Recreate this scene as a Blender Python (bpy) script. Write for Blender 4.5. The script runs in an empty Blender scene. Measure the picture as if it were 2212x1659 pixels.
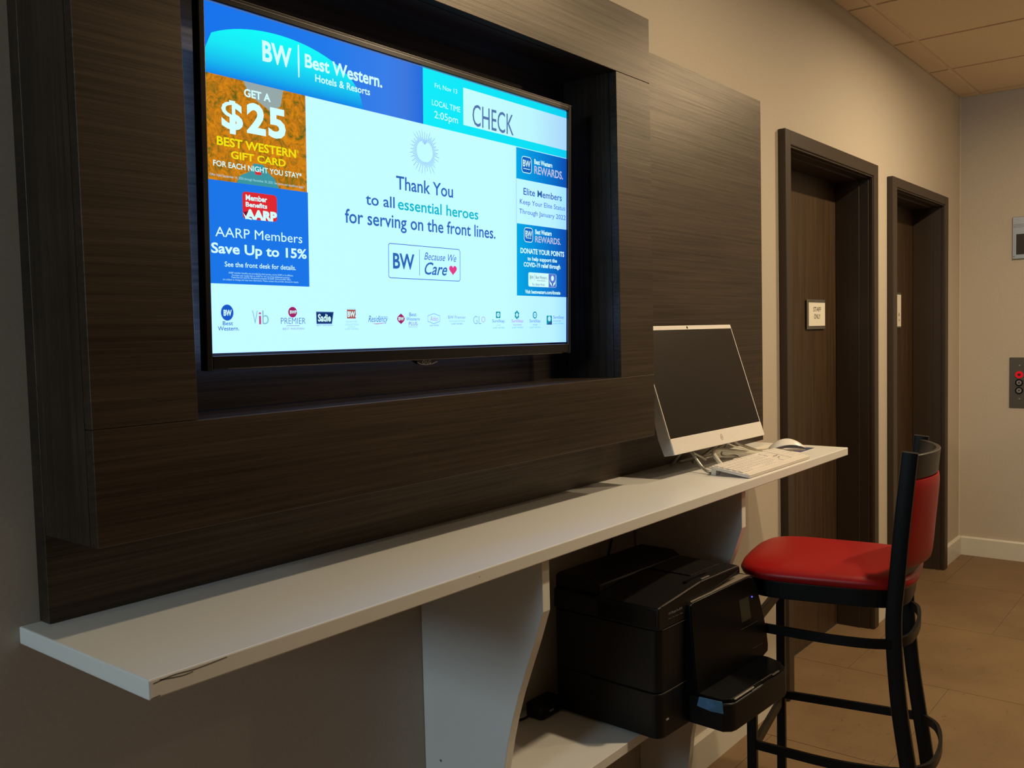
import bpy, bmesh, math, random
from mathutils import Vector, Matrix
R = math.radians
random.seed(7)
scn = bpy.context.scene
COL = scn.collection

# ------------------------------------------------------------------ camera
CAM = Vector((0.0, -1.344, 1.4134))
right = Vector((0.62669, -0.77880, -0.02414)); down = Vector((-0.05919, -0.01669, -0.99811)); fwd = Vector((0.77691, 0.62701, -0.05654))
fwd.normalize(); right = (right - fwd * right.dot(fwd)).normalized(); up = right.cross(fwd).normalized()
cd = bpy.data.cameras.new('camera'); cam = bpy.data.objects.new('camera', cd); COL.objects.link(cam)
cam.matrix_world = Matrix(((right.x, up.x, -fwd.x, CAM.x), (right.y, up.y, -fwd.y, CAM.y), (right.z, up.z, -fwd.z, CAM.z), (0, 0, 0, 1)))
cd.sensor_width = 36.0; cd.sensor_fit = 'HORIZONTAL'; cd.lens = 1965.7 / 2212 * 36; cd.clip_start = 0.02; cd.clip_end = 60
scn.camera = cam
# ------------------------------------------------------------------ world, view, main lights
w = bpy.data.worlds.new('world'); scn.world = w; w.use_nodes = True
w.node_tree.nodes['Background'].inputs[0].default_value = (0.02, 0.022, 0.026, 1); w.node_tree.nodes['Background'].inputs[1].default_value = 0.3
vs = scn.view_settings; vs.view_transform = 'Standard'; vs.look = 'None'; vs.exposure = 0.0; vs.gamma = 1.0; vs.use_curve_mapping = False
WARM = (1.0, 0.78, 0.49)
def area(name, loc, size, power, color, direction=(0, 0, -1), shape='DISK', size_y=None, spread=180):
    l = bpy.data.lights.new(name, 'AREA'); l.shape = shape; l.size = size
    if size_y: l.size_y = size_y
    l.energy = power; l.color = color; l.spread = R(spread)
    o = bpy.data.objects.new(name, l); COL.objects.link(o); o.location = loc
    o.rotation_euler = Vector(direction).to_track_quat('-Z', 'Y').to_euler()
    return o
DOWNLIGHTS = [(2.36, -1.13, 23.0), (2.93, -1.84, 9.0), (4.25, -1.13, 38.0), (4.9, -3.0, 15.0), (1.6, -4.6, 1.0)]
for k, (x, y, p) in enumerate(DOWNLIGHTS):
    area('downlight_lamp', (x, y, 2.728), 0.09, p, WARM, spread=176)
area('daylight_window', (-3.12, -.56, 1.98), 0.7, 42.0, (0.66, 0.88, 1.0), (1, 0.06, -.25), 'RECTANGLE', 0.9)
area('added_uplight', (5.2, -1.9, 1.87), 0.28, 10.0, WARM, (0, 0, 1))  # added fill light aimed up to brighten the ceiling

ADDED_GLOBE = 3.0  # glow strength of the added unseen globe

# ------------------------------------------------------------------ helpers
def lin(c):
    return tuple(((v / 255) / 12.92 if v / 255 <= 0.04045 else ((v / 255 + 0.055) / 1.055) ** 2.4) for v in c)
MATS = {}
def mat(name, color, rough=0.5, metal=0.0, spec=0.5, noise=None, bump=None, coat=0.0):
    if name in MATS: return MATS[name]
    m = bpy.data.materials.new(name); m.use_nodes = True; nt = m.node_tree; b = nt.nodes['Principled BSDF']
    b.inputs['Base Color'].default_value = (*color, 1); b.inputs['Roughness'].default_value = rough
    b.inputs['Metallic'].default_value = metal; b.inputs['Specular IOR Level'].default_value = spec
    b.inputs['Coat Weight'].default_value = coat
    tc = nt.nodes.new('ShaderNodeTexCoord')
    if noise:      # (scale vec, amount, detail)
        mp = nt.nodes.new('ShaderNodeMapping'); mp.inputs['Scale'].default_value = noise[0]
        nt.links.new(tc.outputs['Object'], mp.inputs[0])
        n = nt.nodes.new('ShaderNodeTexNoise'); n.inputs['Scale'].default_value = 1.0; n.inputs['Detail'].default_value = noise[2]
        nt.links.new(mp.outputs[0], n.inputs[0])
        cr = nt.nodes.new('ShaderNodeValToRGB'); a = noise[1]
        cr.color_ramp.elements[0].position = 0.3; cr.color_ramp.elements[1].position = 0.7
        cr.color_ramp.elements[0].color = (*[c * (1 - a) for c in color], 1); cr.color_ramp.elements[1].color = (*[min(1, c * (1 + a)) for c in color], 1)
        nt.links.new(n.outputs['Fac'], cr.inputs[0]); nt.links.new(cr.outputs[0], b.inputs['Base Color'])
        if bump:
            bp = nt.nodes.new('ShaderNodeBump'); bp.inputs['Strength'].default_value = bump[0]; bp.inputs['Distance'].default_value = bump[1]
            nt.links.new(n.outputs['Fac'], bp.inputs['Height']); nt.links.new(bp.outputs[0], b.inputs['Normal'])
    MATS[name] = m; return m
def emis(name, color, strength=1.0, sample=False):
    if name in MATS: return MATS[name]
    m = bpy.data.materials.new(name); m.use_nodes = True; nt = m.node_tree; nt.nodes.clear()
    e = nt.nodes.new('ShaderNodeEmission'); o = nt.nodes.new('ShaderNodeOutputMaterial')
    e.inputs[0].default_value = (*color, 1); e.inputs[1].default_value = strength; nt.links.new(e.outputs[0], o.inputs[0])
    if not sample:
        try: m.cycles.emission_sampling = 'NONE'
        except Exception: pass
    MATS[name] = m; return m
def emis_grad(name, stops, axis=0, a=-.47, b=.47):
    """screen picture colours running along a screen axis (object coordinates)"""
    m = emis(name, (1, 1, 1)); nt = m.node_tree; e = [n for n in nt.nodes if n.type == 'EMISSION'][0]
    tc = nt.nodes.new('ShaderNodeTexCoord'); sp = nt.nodes.new('ShaderNodeSeparateXYZ'); mr = nt.nodes.new('ShaderNodeMapRange'); cr = nt.nodes.new('ShaderNodeValToRGB')
    mr.inputs[1].default_value = a; mr.inputs[2].default_value = b
    nt.links.new(tc.outputs['Object'], sp.inputs[0]); nt.links.new(sp.outputs[axis], mr.inputs[0]); nt.links.new(mr.outputs[0], cr.inputs[0]); nt.links.new(cr.outputs[0], e.inputs[0])
    els = cr.color_ramp.elements
    while len(els) < len(stops): els.new(0.5)
    for el, (p, c) in zip(els, stops): el.position = p; el.color = (*lin(c), 1)
    return m

class MB:
    """collects shapes and links them as ONE mesh object"""
    def __init__(s): s.v = []; s.f = []; s.m = []
    def add(s, vs, fs, mi=0):
        k = len(s.v); s.v += [tuple(v) for v in vs]; s.f += [tuple(i + k for i in f) for f in fs]; s.m += [mi] * len(fs); return s
    def box(s, x0, x1, y0, y1, z0, z1, mi=0):
        vs = [(x, y, z) for x in (x0, x1) for y in (y0, y1) for z in (z0, z1)]
        return s.add(vs, [(0, 1, 3, 2), (4, 6, 7, 5), (0, 4, 5, 1), (2, 3, 7, 6), (0, 2, 6, 4), (1, 5, 7, 3)], mi)
    def prism(s, pts, axis, a, b, mi=0):
        """polygon pts (2D) extruded along axis from a to b; the 2D axes are the other two in order"""
        n = len(pts)
        def P(p, t):
            q = [0, 0, 0]; o = [i for i in range(3) if i != axis]; q[o[0]] = p[0]; q[o[1]] = p[1]; q[axis] = t; return q
        vs = [P(p, a) for p in pts] + [P(p, b) for p in pts]
        fs = [tuple(range(n))[::-1], tuple(range(n, 2 * n))] + [(i, (i + 1) % n, n + (i + 1) % n, n + i) for i in range(n)]
        return s.add(vs, fs, mi)
    def cyl(s, c, axis, r0, a, b, r1=None, n=32, mi=0):
        r1 = r0 if r1 is None else r1
        def ring(r, t):
            out = []
            for i in range(n):
                A = 2 * math.pi * i / n; q = [0, 0, 0]; o = [j for j in range(3) if j != axis]
                q[o[0]] = c[0] + r * math.cos(A); q[o[1]] = c[1] + r * math.sin(A); q[axis] = t; out.append(q)
            return out
        vs = ring(r0, a) + ring(r1, b)
        return s.add(vs, [tuple(range(n))[::-1], tuple(range(n, 2 * n))] + [(i, (i + 1) % n, n + (i + 1) % n, n + i) for i in range(n)], mi)
    def sweep(s, path, prof, upv=(0, 0, 1), closed=False, mi=0, caps=True):
        """profile [(side, up)] swept along a path of points"""
        P = [Vector(p) for p in path]; n = len(P); m = len(prof); vs = []
        for i, p in enumerate(P):
            a = P[i - 1] if (i > 0 or closed) else P[i]; b = P[(i + 1) % n] if (i < n - 1 or closed) else P[i]
            t = (b - a).normalized(); u = Vector(upv(i / (n - 1)) if callable(upv) else upv); sd = t.cross(u)
            if sd.length < 1e-5: sd = t.cross(Vector((1, 0, 0)))
            sd.normalize(); u = sd.cross(t).normalized()
            for (x, y) in prof: vs.append(p + sd * x + u * y)
        fs = []
        for i in range(n if closed else n - 1):
            j = (i + 1) % n
            for k in range(m): fs.append((i * m + k, i * m + (k + 1) % m, j * m + (k + 1) % m, j * m + k))
        if caps and not closed: fs += [tuple(range(m))[::-1], tuple(range((n - 1) * m, n * m))]
        return s.add(vs, fs, mi)
    def tube(s, path, r, n=10, closed=False, mi=0):
        return s.sweep(path, [(r * math.cos(2 * math.pi * k / n), r * math.sin(2 * math.pi * k / n)) for k in range(n)], closed=closed, mi=mi)
    def build(s, name, mats, parent=None, world=False, bevel=0, seg=2, smooth=False, angle=40):
        me = bpy.data.meshes.new(name); off = Vector((0, 0, 0))
        if world and parent: off = parent.location
        me.from_pydata([Vector(v) - off for v in s.v], [], s.f)
        bm = bmesh.new(); bm.from_mesh(me); bmesh.ops.recalc_face_normals(bm, faces=bm.faces); bm.to_mesh(me); bm.free()
        for m in (mats if isinstance(mats, (list, tuple)) else [mats]): me.materials.append(m)
        for p, mi in zip(me.polygons, s.m): p.material_index = mi
        if smooth:
            for p in me.polygons: p.use_smooth = True
            try: me.set_sharp_from_angle(angle=R(angle))
            except Exception: pass
        o = bpy.data.objects.new(name, me); COL.objects.link(o)
        if parent: o.parent = parent
        if bevel:
            b = o.modifiers.new('bevel', 'BEVEL'); b.width = bevel; b.segments = seg; b.limit_method = 'ANGLE'; b.angle_limit = R(50)
        return o
def smoothpath(pts, n=8, closed=False):
    P = [Vector(p) for p in pts]; out = []; L = len(P)
    for i in range(L if closed else L - 1):
        g = lambda k: P[k % L] if closed else P[max(0, min(L - 1, k))]
        p0, p1, p2, p3 = g(i - 1), g(i), g(i + 1), g(i + 2)
        for k in range(n):
            t = k / n; out.append(0.5 * ((2 * p1) + (p2 - p0) * t + (2 * p0 - 5 * p1 + 4 * p2 - p3) * t * t + (3 * p1 - p0 - 3 * p2 + p3) * t ** 3))
    if not closed: out.append(P[-1])
    return out
def rrect(x0, x1, y0, y1, r, n=5):
    out = []
    for cx, cy, a in ((x1 - r, y1 - r, 0), (x0 + r, y1 - r, 90), (x0 + r, y0 + r, 180), (x1 - r, y0 + r, 270)):
        for k in range(n + 1):
            A = R(a + 90 * k / n); out.append((cx + r * math.cos(A), cy + r * math.sin(A)))
    return out
def empty(name, loc, rot=None, label=None, cat=None, group=None, kind=None):
    o = bpy.data.objects.new(name, None); COL.objects.link(o); o.empty_display_size = 0.05
    if rot is not None: o.matrix_world = Matrix.Translation(Vector(loc)) @ rot.to_4x4()
    else: o.location = loc
    tag(o, label, cat, group, kind); return o
def adopt(o, parent):
    bpy.context.view_layer.update(); o.parent = parent; o.matrix_parent_inverse = parent.matrix_world.inverted(); return o
def tag(o, label=None, cat=None, group=None, kind=None):
    for k, v in (('label', label), ('category', cat), ('group', group), ('kind', kind)):
        if v: o[k] = v
    return o
_tc = {}
def glyphs(s, bold=0.0, shear=0.0):
    key = (s, bold, shear)
    if key in _tc: return _tc[key]
    cu = bpy.data.curves.new('t', 'FONT'); cu.body = s; cu.size = 1.0; cu.offset = bold; cu.shear = shear; cu.resolution_u = 3
    o = bpy.data.objects.new('t', cu); COL.objects.link(o); bpy.context.view_layer.update()
    me = bpy.data.meshes.new_from_object(o.evaluated_get(bpy.context.evaluated_depsgraph_get()))
    vs = [(v.co.x, v.co.y) for v in me.vertices]; fs = [tuple(p.vertices) for p in me.polygons]
    bpy.data.objects.remove(o); bpy.data.curves.remove(cu); bpy.data.meshes.remove(me)
    _tc[key] = (vs, fs); return vs, fs
CAP = max(v[1] for v in glyphs('H')[0])
def text(mb, s, x0, x1, base, cap, y, mi=0, bold=0.0, shear=0.0, wid=None):
    """flat lettering in the XZ plane at depth y, fitted to x0..x1 with the given capital height"""
    vs, fs = glyphs(s, bold, shear); a = min(v[0] for v in vs); b = max(v[0] for v in vs); k = (x1 - x0) / (b - a); h = cap / CAP
    mb.add([(x0 + (v[0] - a) * k, y, base + v[1] * h) for v in vs], fs, mi)

# ------------------------------------------------------------------ materials
m_wallpaper = mat('wallpaper', (0.52, 0.46, 0.385), 0.75, spec=0.25, noise=((140, 140, 190), 0.045, 4), bump=(0.25, 0.0006))
m_ceiling = mat('ceiling_tile_fissured', (0.66, 0.52, 0.36), 0.9, spec=0.1, noise=((160, 160, 160), 0.05, 4))
m_grid = mat('ceiling_grid', (0.66, 0.53, 0.38), 0.6)
m_dark = mat('shadow_gap', (0.03, 0.026, 0.022), 0.9)
m_floor = mat('floor_tile_stone', (0.30, 0.232, 0.17), 0.55, spec=0.3)
m_grout = mat('grout', (0.15, 0.12, 0.09), 0.9)
m_base = mat('baseboard_white', (0.66, 0.64, 0.57), 0.4)
m_white = mat('white_laminate', (0.78, 0.77, 0.74), 0.32, spec=0.4)
m_frame = mat('dark_bronze_paint', (0.042, 0.029, 0.021), 0.45, spec=0.35)
m_door = mat('door_wood', (0.054, 0.031, 0.015), 0.45, noise=((60, 60, 3), 0.3, 5), spec=0.35)
m_blackmetal = mat('black_metal', (0.004, 0.004, 0.004), 0.38, spec=0.22)
m_blackplastic = mat('black_plastic', (0.0055, 0.005, 0.0048), 0.42, noise=((400, 400, 400), 0.12, 2), spec=0.3)
m_gloss = mat('gloss_black', (0.003, 0.003, 0.0035), 0.32, spec=0.12)
m_tvblack = mat('tv_bezel', (0.010, 0.010, 0.012), 0.25)
m_silver = mat('silver', (0.62, 0.60, 0.57), 0.35, metal=0.35)
m_chrome = mat('brushed_steel', (0.46, 0.44, 0.40), 0.35, metal=0.9)
m_red = mat('red_vinyl', (0.31, 0.0045, 0.005), 0.38, spec=0.32, noise=((220, 220, 220), 0.06, 3), bump=(0.15, 0.0004))
m_cream = mat('cream_cable', (0.60, 0.55, 0.45), 0.5)
m_chin = mat('white_plastic_brushed', (0.78, 0.74, 0.70), 0.45, noise=((30, 900, 900), 0.03, 2))
m_paper = mat('paper', (0.80, 0.76, 0.66), 0.7)
m_ink = mat('ink', (0.02, 0.02, 0.02), 0.6)

# stone-look floor: flecks and mottling
nt = m_floor.node_tree; b = nt.nodes['Principled BSDF']; tc = nt.nodes.new('ShaderNodeNewGeometry')
n1 = nt.nodes.new('ShaderNodeTexNoise'); n1.inputs['Scale'].default_value = 2.4; n1.inputs['Detail'].default_value = 8; n1.inputs['Roughness'].default_value = 0.65
n2 = nt.nodes.new('ShaderNodeTexNoise'); n2.inputs['Scale'].default_value = 1.0; n2.inputs['Detail'].default_value = 6; n2.inputs['Roughness'].default_value = 0.8; n2.inputs['Distortion'].default_value = 0.6
mp = nt.nodes.new('ShaderNodeMapping'); mp.inputs['Scale'].default_value = (26, 60, 40); mp.inputs['Rotation'].default_value = (0, 0, 0.5)
nt.links.new(tc.outputs['Position'], n1.inputs[0]); nt.links.new(tc.outputs['Position'], mp.inputs[0]); nt.links.new(mp.outputs[0], n2.inputs[0])
c1 = nt.nodes.new('ShaderNodeValToRGB'); c1.color_ramp.elements[0].position = 0.3; c1.color_ramp.elements[1].position = 0.72
c1.color_ramp.elements[0].color = (0.150, 0.093, 0.046, 1); c1.color_ramp.elements[1].color = (0.215, 0.138, 0.072, 1)
c2 = nt.nodes.new('ShaderNodeValToRGB'); c2.color_ramp.elements[0].position = 0.30; c2.color_ramp.elements[1].position = 0.40
c2.color_ramp.elements[0].color = (0.30, 0.26, 0.22, 1); c2.color_ramp.elements[1].color = (1, 1, 1, 1)
mx = nt.nodes.new('ShaderNodeMix'); mx.data_type = 'RGBA'; mx.blend_type = 'MULTIPLY'; mx.inputs[0].default_value = 1.0
nt.links.new(n1.outputs['Fac'], c1.inputs[0]); nt.links.new(n2.outputs['Fac'], c2.inputs[0])
nt.links.new(c1.outputs[0], mx.inputs[6]); nt.links.new(c2.outputs[0], mx.inputs[7]); nt.links.new(mx.outputs[2], b.inputs['Base Color'])

def wood(name, vertical=False):
    m = bpy.data.materials.new(name); m.use_nodes = True; nt = m.node_tree; b = nt.nodes['Principled BSDF']
    g = nt.nodes.new('ShaderNodeNewGeometry')
    mp = nt.nodes.new('ShaderNodeMapping'); mp.inputs['Scale'].default_value = (90, 90, 2.2) if vertical else (2.2, 60, 150)
    n = nt.nodes.new('ShaderNodeTexNoise'); n.inputs['Scale'].default_value = 1.0; n.inputs['Detail'].default_value = 7; n.inputs['Roughness'].default_value = 0.7
    nt.links.new(g.outputs['Position'], mp.inputs[0]); nt.links.new(mp.outputs[0], n.inputs[0])
    mp2 = nt.nodes.new('ShaderNodeMapping'); mp2.inputs['Scale'].default_value = (1.2, 8, 9)
    n2 = nt.nodes.new('ShaderNodeTexNoise'); n2.inputs['Detail'].default_value = 3; n2.inputs['Scale'].default_value = 1.0
    nt.links.new(g.outputs['Position'], mp2.inputs[0]); nt.links.new(mp2.outputs[0], n2.inputs[0])
    c = nt.nodes.new('ShaderNodeValToRGB'); e = c.color_ramp.elements
    e[0].position = 0.28; e[0].color = (0.0032, 0.0022, 0.0019, 1); e[1].position = 0.74; e[1].color = (0.036, 0.019, 0.011, 1)
    e2 = e.new(0.5); e2.color = (0.0135, 0.0078, 0.0051, 1)
    ma = nt.nodes.new('ShaderNodeMath'); ma.operation = 'MULTIPLY_ADD'; ma.inputs[1].default_value = 0.7
    mb_ = nt.nodes.new('ShaderNodeMath'); mb_.operation = 'MULTIPLY'; mb_.inputs[1].default_value = 0.3
    nt.links.new(n.outputs['Fac'], ma.inputs[0]); nt.links.new(n2.outputs['Fac'], mb_.inputs[0]); nt.links.new(mb_.outputs[0], ma.inputs[2])
    nt.links.new(ma.outputs[0], c.inputs[0]); nt.links.new(c.outputs[0], b.inputs['Base Color'])
    b.inputs['Roughness'].default_value = 0.42; b.inputs['Specular IOR Level'].default_value = 0.9
    sr = nt.nodes.new('ShaderNodeMapRange'); sr.inputs[1].default_value = 0.34; sr.inputs[2].default_value = 0.66; sr.inputs[3].default_value = 0.45; sr.inputs[4].default_value = 1.0
    nt.links.new(ma.outputs[0], sr.inputs[0]); nt.links.new(sr.outputs[0], b.inputs['Specular IOR Level'])
    b.inputs['Specular Tint'].default_value = (1.0, 0.84, 0.66, 1)
    bp = nt.nodes.new('ShaderNodeBump'); bp.inputs['Strength'].default_value = 0.5; bp.inputs['Distance'].default_value = 0.0007
    nt.links.new(n.outputs['Fac'], bp.inputs['Height']); nt.links.new(bp.outputs[0], b.inputs['Normal'])
    return m
m_wood = wood('dark_wood_laminate'); m_woodv = wood('dark_wood_laminate_edge', True)

# ------------------------------------------------------------------ the room
X0, X1, Y0, H = -3.2, 5.97, -7.0, 2.743
T = 0.16
# long wall with two door openings
D1 = (3.297, 4.262, 2.077); D2 = (4.610, 5.515, 2.065)
mb = MB()
mb.box(X0 - T, D1[0], 0, T, 0, H + .05); mb.box(D1[1], D2[0], 0, T, 0, H + .05); mb.box(D2[1], X1 + T, 0, T, 0, H + .05)
mb.box(D1[0], D1[1], 0, T, D1[2], H + .05); mb.box(D2[0], D2[1], 0, T, D2[2], H + .05)
tag(mb.build('wall_back', m_wallpaper), kind='structure')
tag(MB().box(X1, X1 + T, Y0, 0, 0, H + .05).build('wall_right', m_wallpaper), kind='structure')
m_far = mat('wall_low_bounce', (0.15, 0.12, 0.10), 0.8)  # unseen walls given a dark tone to cut bounced light
tag(MB().box(X0 - T, X0, Y0, 0, 0, H + .05).build('wall_left', m_far), kind='structure')
tag(MB().box(X0 - T, X1 + T, Y0 - T, Y0, 0, H + .05).build('wall_front', m_far), kind='structure')
tag(MB().box(X1 - .004, X1 - .0003, -.004, -.0003, .112, H - .001).build('trim_1', mat('caulk', (0.68, 0.62, 0.52), .6)), kind='structure')
# floor: bedding and stone tiles laid in a half offset
fl = tag(MB().box(X0 - T, X1 + T, Y0 - T, T, -.06, -.0022).build('floor', m_grout), kind='structure')
S = 0.77; gx = [3.71 + S * k for k in range(-12, 4)]
tm = {}
def tile_mesh(w_, d_, t_, m, nm, bev=.0012):
    k = (round(w_, 3), round(d_, 3), t_, nm)
    if k not in tm:
        o = MB().box(-w_ / 2 + bev, w_ / 2 - bev, -d_ / 2, d_ / 2, 0, t_).add([], []).build(nm, m); tm[k] = o.data; bpy.data.objects.remove(o)
    return tm[k]
for i, x in enumerate(gx):
    a, b_ = max(x, X0), min(x + S, X1)
    if b_ - a < .02: continue
    off = -.09 if i % 2 == 0 else -.475
    y = off + S
    while y > Y0:
        c, d = max(y - S, Y0), min(y, 0.142 if b_ > 3.2 else 0)
        if d - c > .01:
            g = .0028
            me = tile_mesh(b_ - a - g, d - c - g, .0022, m_floor, 'floor_tile', 0)
            o = bpy.data.objects.new('floor_tile', me); COL.objects.link(o); o.parent = fl; o.location = ((a + b_) / 2, (c + d) / 2, -.0022)
        y -= S
# ceiling: slab, metal grid and lay-in tiles
ce = tag(MB().box(X0 - T, X1 + T, Y0 - T, T, H + .03, H + .10).build('ceiling', m_grid), kind='structure')
cx = [5.885 - .635 * k for k in range(0, 17)]
ysp = [0.0, -.112] + [-.112 - .012 - .635 * k for k in range(1, 11)]
mg = MB()
for x in [X1] + cx:
    if x > X0: mg.box(x - .012, x + .012, Y0, 0, H + .0, H + .004)
for y in ysp: mg.box(X0, X1, max(y - .012, Y0), min(y + .012, 0), H - .0005, H + .0038)
mg.build('ceiling_grid', m_grid, ce)
xs = [X1] + cx
for i in range(len(xs)):
    b_ = xs[i]; a = xs[i + 1] if i + 1 < len(xs) else X0
    a = max(a, X0)
    if b_ - a < .03: continue
    for j in range(len(ysp)):
        d = ysp[j]; c = ysp[j + 1] if j + 1 < len(ysp) else Y0
        c = max(c, Y0)
        if d - c < .04: continue
        g = .014
        w_, d_ = b_ - a - 2 * g + .006, d - c - 2 * g + .006
        me = tile_mesh(w_, d_, .02, m_ceiling, 'ceiling_tile', 0)
        o = bpy.data.objects.new('ceiling_tile', me); COL.objects.link(o); o.parent = ce; o.location = ((a + b_) / 2, (c + d) / 2, H - .0065)
# baseboards
def bb(name, x0, x1):
    pts = [(0, 0), (-.017, 0), (-.017, .104), (-.010, .112), (0, .112)]
    tag(MB().prism(pts, 0, x0, x1).build(name, m_base), kind='structure')
bb('baseboard_back', X0, 3.243); bb('baseboard_back', 4.322, 4.546); bb('baseboard_back', 5.578, X1)
tag(MB().prism([(X1, 0), (X1 - .017, 0), (X1 - .017, .104), (X1 - .010, .112), (X1, .112)], 1, Y0, -.017).build('baseboard_right', m_base), kind='structure')

# doors
def door(name, ox0, ox1, ix0, ix1, otop, itop):
    d = empty(name, ((ox0 + ox1) / 2, 0, 0), kind='structure')
    f = MB()
    for (a, b_) in ((ox0, ix0), (ix1, ox1)):
        f.box(a, b_, -.03, 0.0, 0, otop)
    f.box(ix0, ix1, -.03, 0.0, itop, otop)
    f.build('casing', m_frame, d, True, bevel=.004)
    j = MB()   # jamb lining: lip, quirk, rebate, stop
    for sgn, e in ((1, ix0), (-1, ix1)):
        def bx(a, b_, y0, y1, z1): j.box(min(e + sgn * a, e + sgn * b_), max(e + sgn * a, e + sgn * b_), y0, y1, 0, z1)
        bx(-.001, .006, -.024, -.012, itop - .006); bx(-.001, .0035, -.012, -.006, itop); bx(-.001, .010, -.006, .034, itop - .010); bx(-.001, .016, .034, .139, itop - .016)
    j.box(ix0, ix1, -.024, -.012, itop - .006, itop + .001); j.box(ix0, ix1, -.012, -.006, itop - .0035, itop + .001)
    j.box(ix0, ix1, -.006, .034, itop - .010, itop + .001); j.box(ix0, ix1, .034, .139, itop - .016, itop + .001)
    j.build('jamb', m_frame, d, True, bevel=.001, seg=1)
    MB().box(ix0 + .003, ix1 - .003, .1405, .159, .008, itop - .003).build('door_leaf', m_door, d, True)
    MB().box(ix0, ix1, .1395, .155, -.0005, .007).build('threshold', m_dark, d, True)
    return d
door('door_1', 3.245, 4.321, D1[0], D1[1], 2.132, D1[2])
door('door_2', 4.545, 5.579, D2[0], D2[1], 2.112, D2[2])

wn = empty('window_1', (X0, -.56, 1.45), kind='structure')
wm = MB(); wm.box(X0 + .0003, X0 + .05, -1.00, -.94, 1.45, 2.50); wm.box(X0 + .0003, X0 + .05, -.18, -.12, 1.45, 2.50); wm.box(X0 + .0003, X0 + .05, -.94, -.18, 2.44, 2.50); wm.box(X0 + .0003, X0 + .05, -.94, -.18, 1.45, 1.51)
wm.build('window_frame', m_base, wn, True)
MB().box(X0 + .0003, X0 + .02, -.94, -.18, 1.51, 2.44).build('pane', emis('daylight_pane', (0.62, 0.86, 1.0), 4.0), wn, True)
# uplight stand added out of view to brighten the ceiling
fl_ = empty('added_torchiere', (5.2, -1.9, 0), label='added unseen dark metal uplight that brightens the ceiling near the right wall', cat='lamp')
MB().cyl((5.2, -1.9), 2, .14, .0005, .022, n=32).build('base', m_blackmetal, fl_, True)
MB().cyl((5.2, -1.9), 2, .012, .022, 1.76, n=16).build('pole', m_blackmetal, fl_, True)
bw = MB(); n_ = 32; rr_ = ((.02, 1.755), (.10, 1.79), (.165, 1.85), (.17, 1.88), (.155, 1.872), (.09, 1.80))
bw.add([(5.2 + r_ * math.cos(2 * math.pi * i / n_), -1.9 + r_ * math.sin(2 * math.pi * i / n_), z_) for r_, z_ in rr_ for i in range(n_)], [(j * n_ + i, j * n_ + (i + 1) % n_, (j + 1) * n_ + (i + 1) % n_, (j + 1) * n_ + i) for j in range(5) for i in range(n_)] + [tuple(range(n_))])
bw.build('bowl_shade', m_blackmetal, fl_, True, smooth=True)
# globe lamp added out of view to lift the room light
pd = empty('added_globe_lamp', (3.6, -4.4, H), label='added unseen white globe lamp that lifts the light in the open room', cat='lamp')
MB().cyl((3.6, -4.4), 2, .006, 2.12, H - .004, n=10).build('cord', m_grid, pd, True)
MB().cyl((3.6, -4.4), 2, .06, H - .03, H - .007, n=24).build('canopy', m_grid, pd, True)
gl = MB(); n_ = 24; vs = [(3.6 + .16 * math.sin(math.pi * j / 12) * math.cos(2 * math.pi * i / n_), -4.4 + .16 * math.sin(math.pi * j / 12) * math.sin(2 * math.pi * i / n_), 1.97 + .16 * math.cos(math.pi * j / 12)) for j in range(13) for i in range(n_)]
gl.add(vs, [(j * n_ + i, j * n_ + (i + 1) % n_, (j + 1) * n_ + (i + 1) % n_, (j + 1) * n_ + i) for j in range(12) for i in range(n_)])
gl.build('globe', emis('globe_glow', WARM, ADDED_GLOBE, True), pd, True, smooth=True)
# recessed downlights of the room (housing trim and lens round each lamp)
for k, (x, y, p) in enumerate(DOWNLIGHTS):
    t = empty('downlight', (x, y, H), label=['round white recessed downlight above the printer bay of the desk', 'round white recessed downlight behind the bar stool', 'round white recessed downlight outside the second door',
        'round white recessed downlight in the far room corner', 'round white recessed downlight behind the camera'][k], cat='ceiling light', group='recessed downlights in the ceiling')
    a = [(.085 * math.cos(i * math.pi / 20), .085 * math.sin(i * math.pi / 20)) for i in range(40)]
    q = [(.058 * math.cos(i * math.pi / 20), .058 * math.sin(i * math.pi / 20)) for i in range(40)]
    r_ = MB(); n = 40
    r_.add([(u, v, -.0066) for u, v in a] + [(u, v, -.012) for u, v in q] + [(u, v, -.0064) for u, v in q], [(i, (i + 1) % n, n + (i + 1) % n, n + i) for i in range(n)] + [(n + i, n + (i + 1) % n, 2 * n + (i + 1) % n, 2 * n + i) for i in range(n)])
    r_.build('trim_ring', m_base, t)
    MB().cyl((0, 0), 2, .057, -.0064, -.0100).build('lens', emis('lamp_lens', WARM, 6.0), t)

# ------------------------------------------------------------------ dark wood wall panel and television surround
XP0, XP1, DZ = 0.571, 3.026, 1.0155
pn = empty('wood_wall_panel', ((XP0 + XP1) / 2, 0, DZ), label='flat dark wood laminate panel on the wall behind the television surround and computer', cat='wall panel')
MB().box(XP0, XP1, -.03, -.0005, DZ + .0005, 2.187).build('backing_board', m_wood, pn, True, bevel=.0008, seg=1)
fr = empty('television_surround', (1.29, -.03, 1.1445), label='deep dark wood laminate box frame around the recessed television', cat='wall unit')
FX0, FX1, FZ0, FZ1, IX0, IX1, IZ0, IZ1, FY = .571, 2.010, 1.1445, 2.1765, .725, 1.855, 1.300, 2.020, -.183
for (a, b_, c, d) in ((FX0, FX1, IZ1 + .0006, FZ1), (FX0, FX1, FZ0, IZ0 - .0006), (FX0, IX0, IZ0, IZ1), (IX1, FX1, IZ0, IZ1)):
    MB().box(a, b_, FY, FY + .02, c, d).build('front_board', m_wood, fr, True, bevel=.0007, seg=1)
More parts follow.
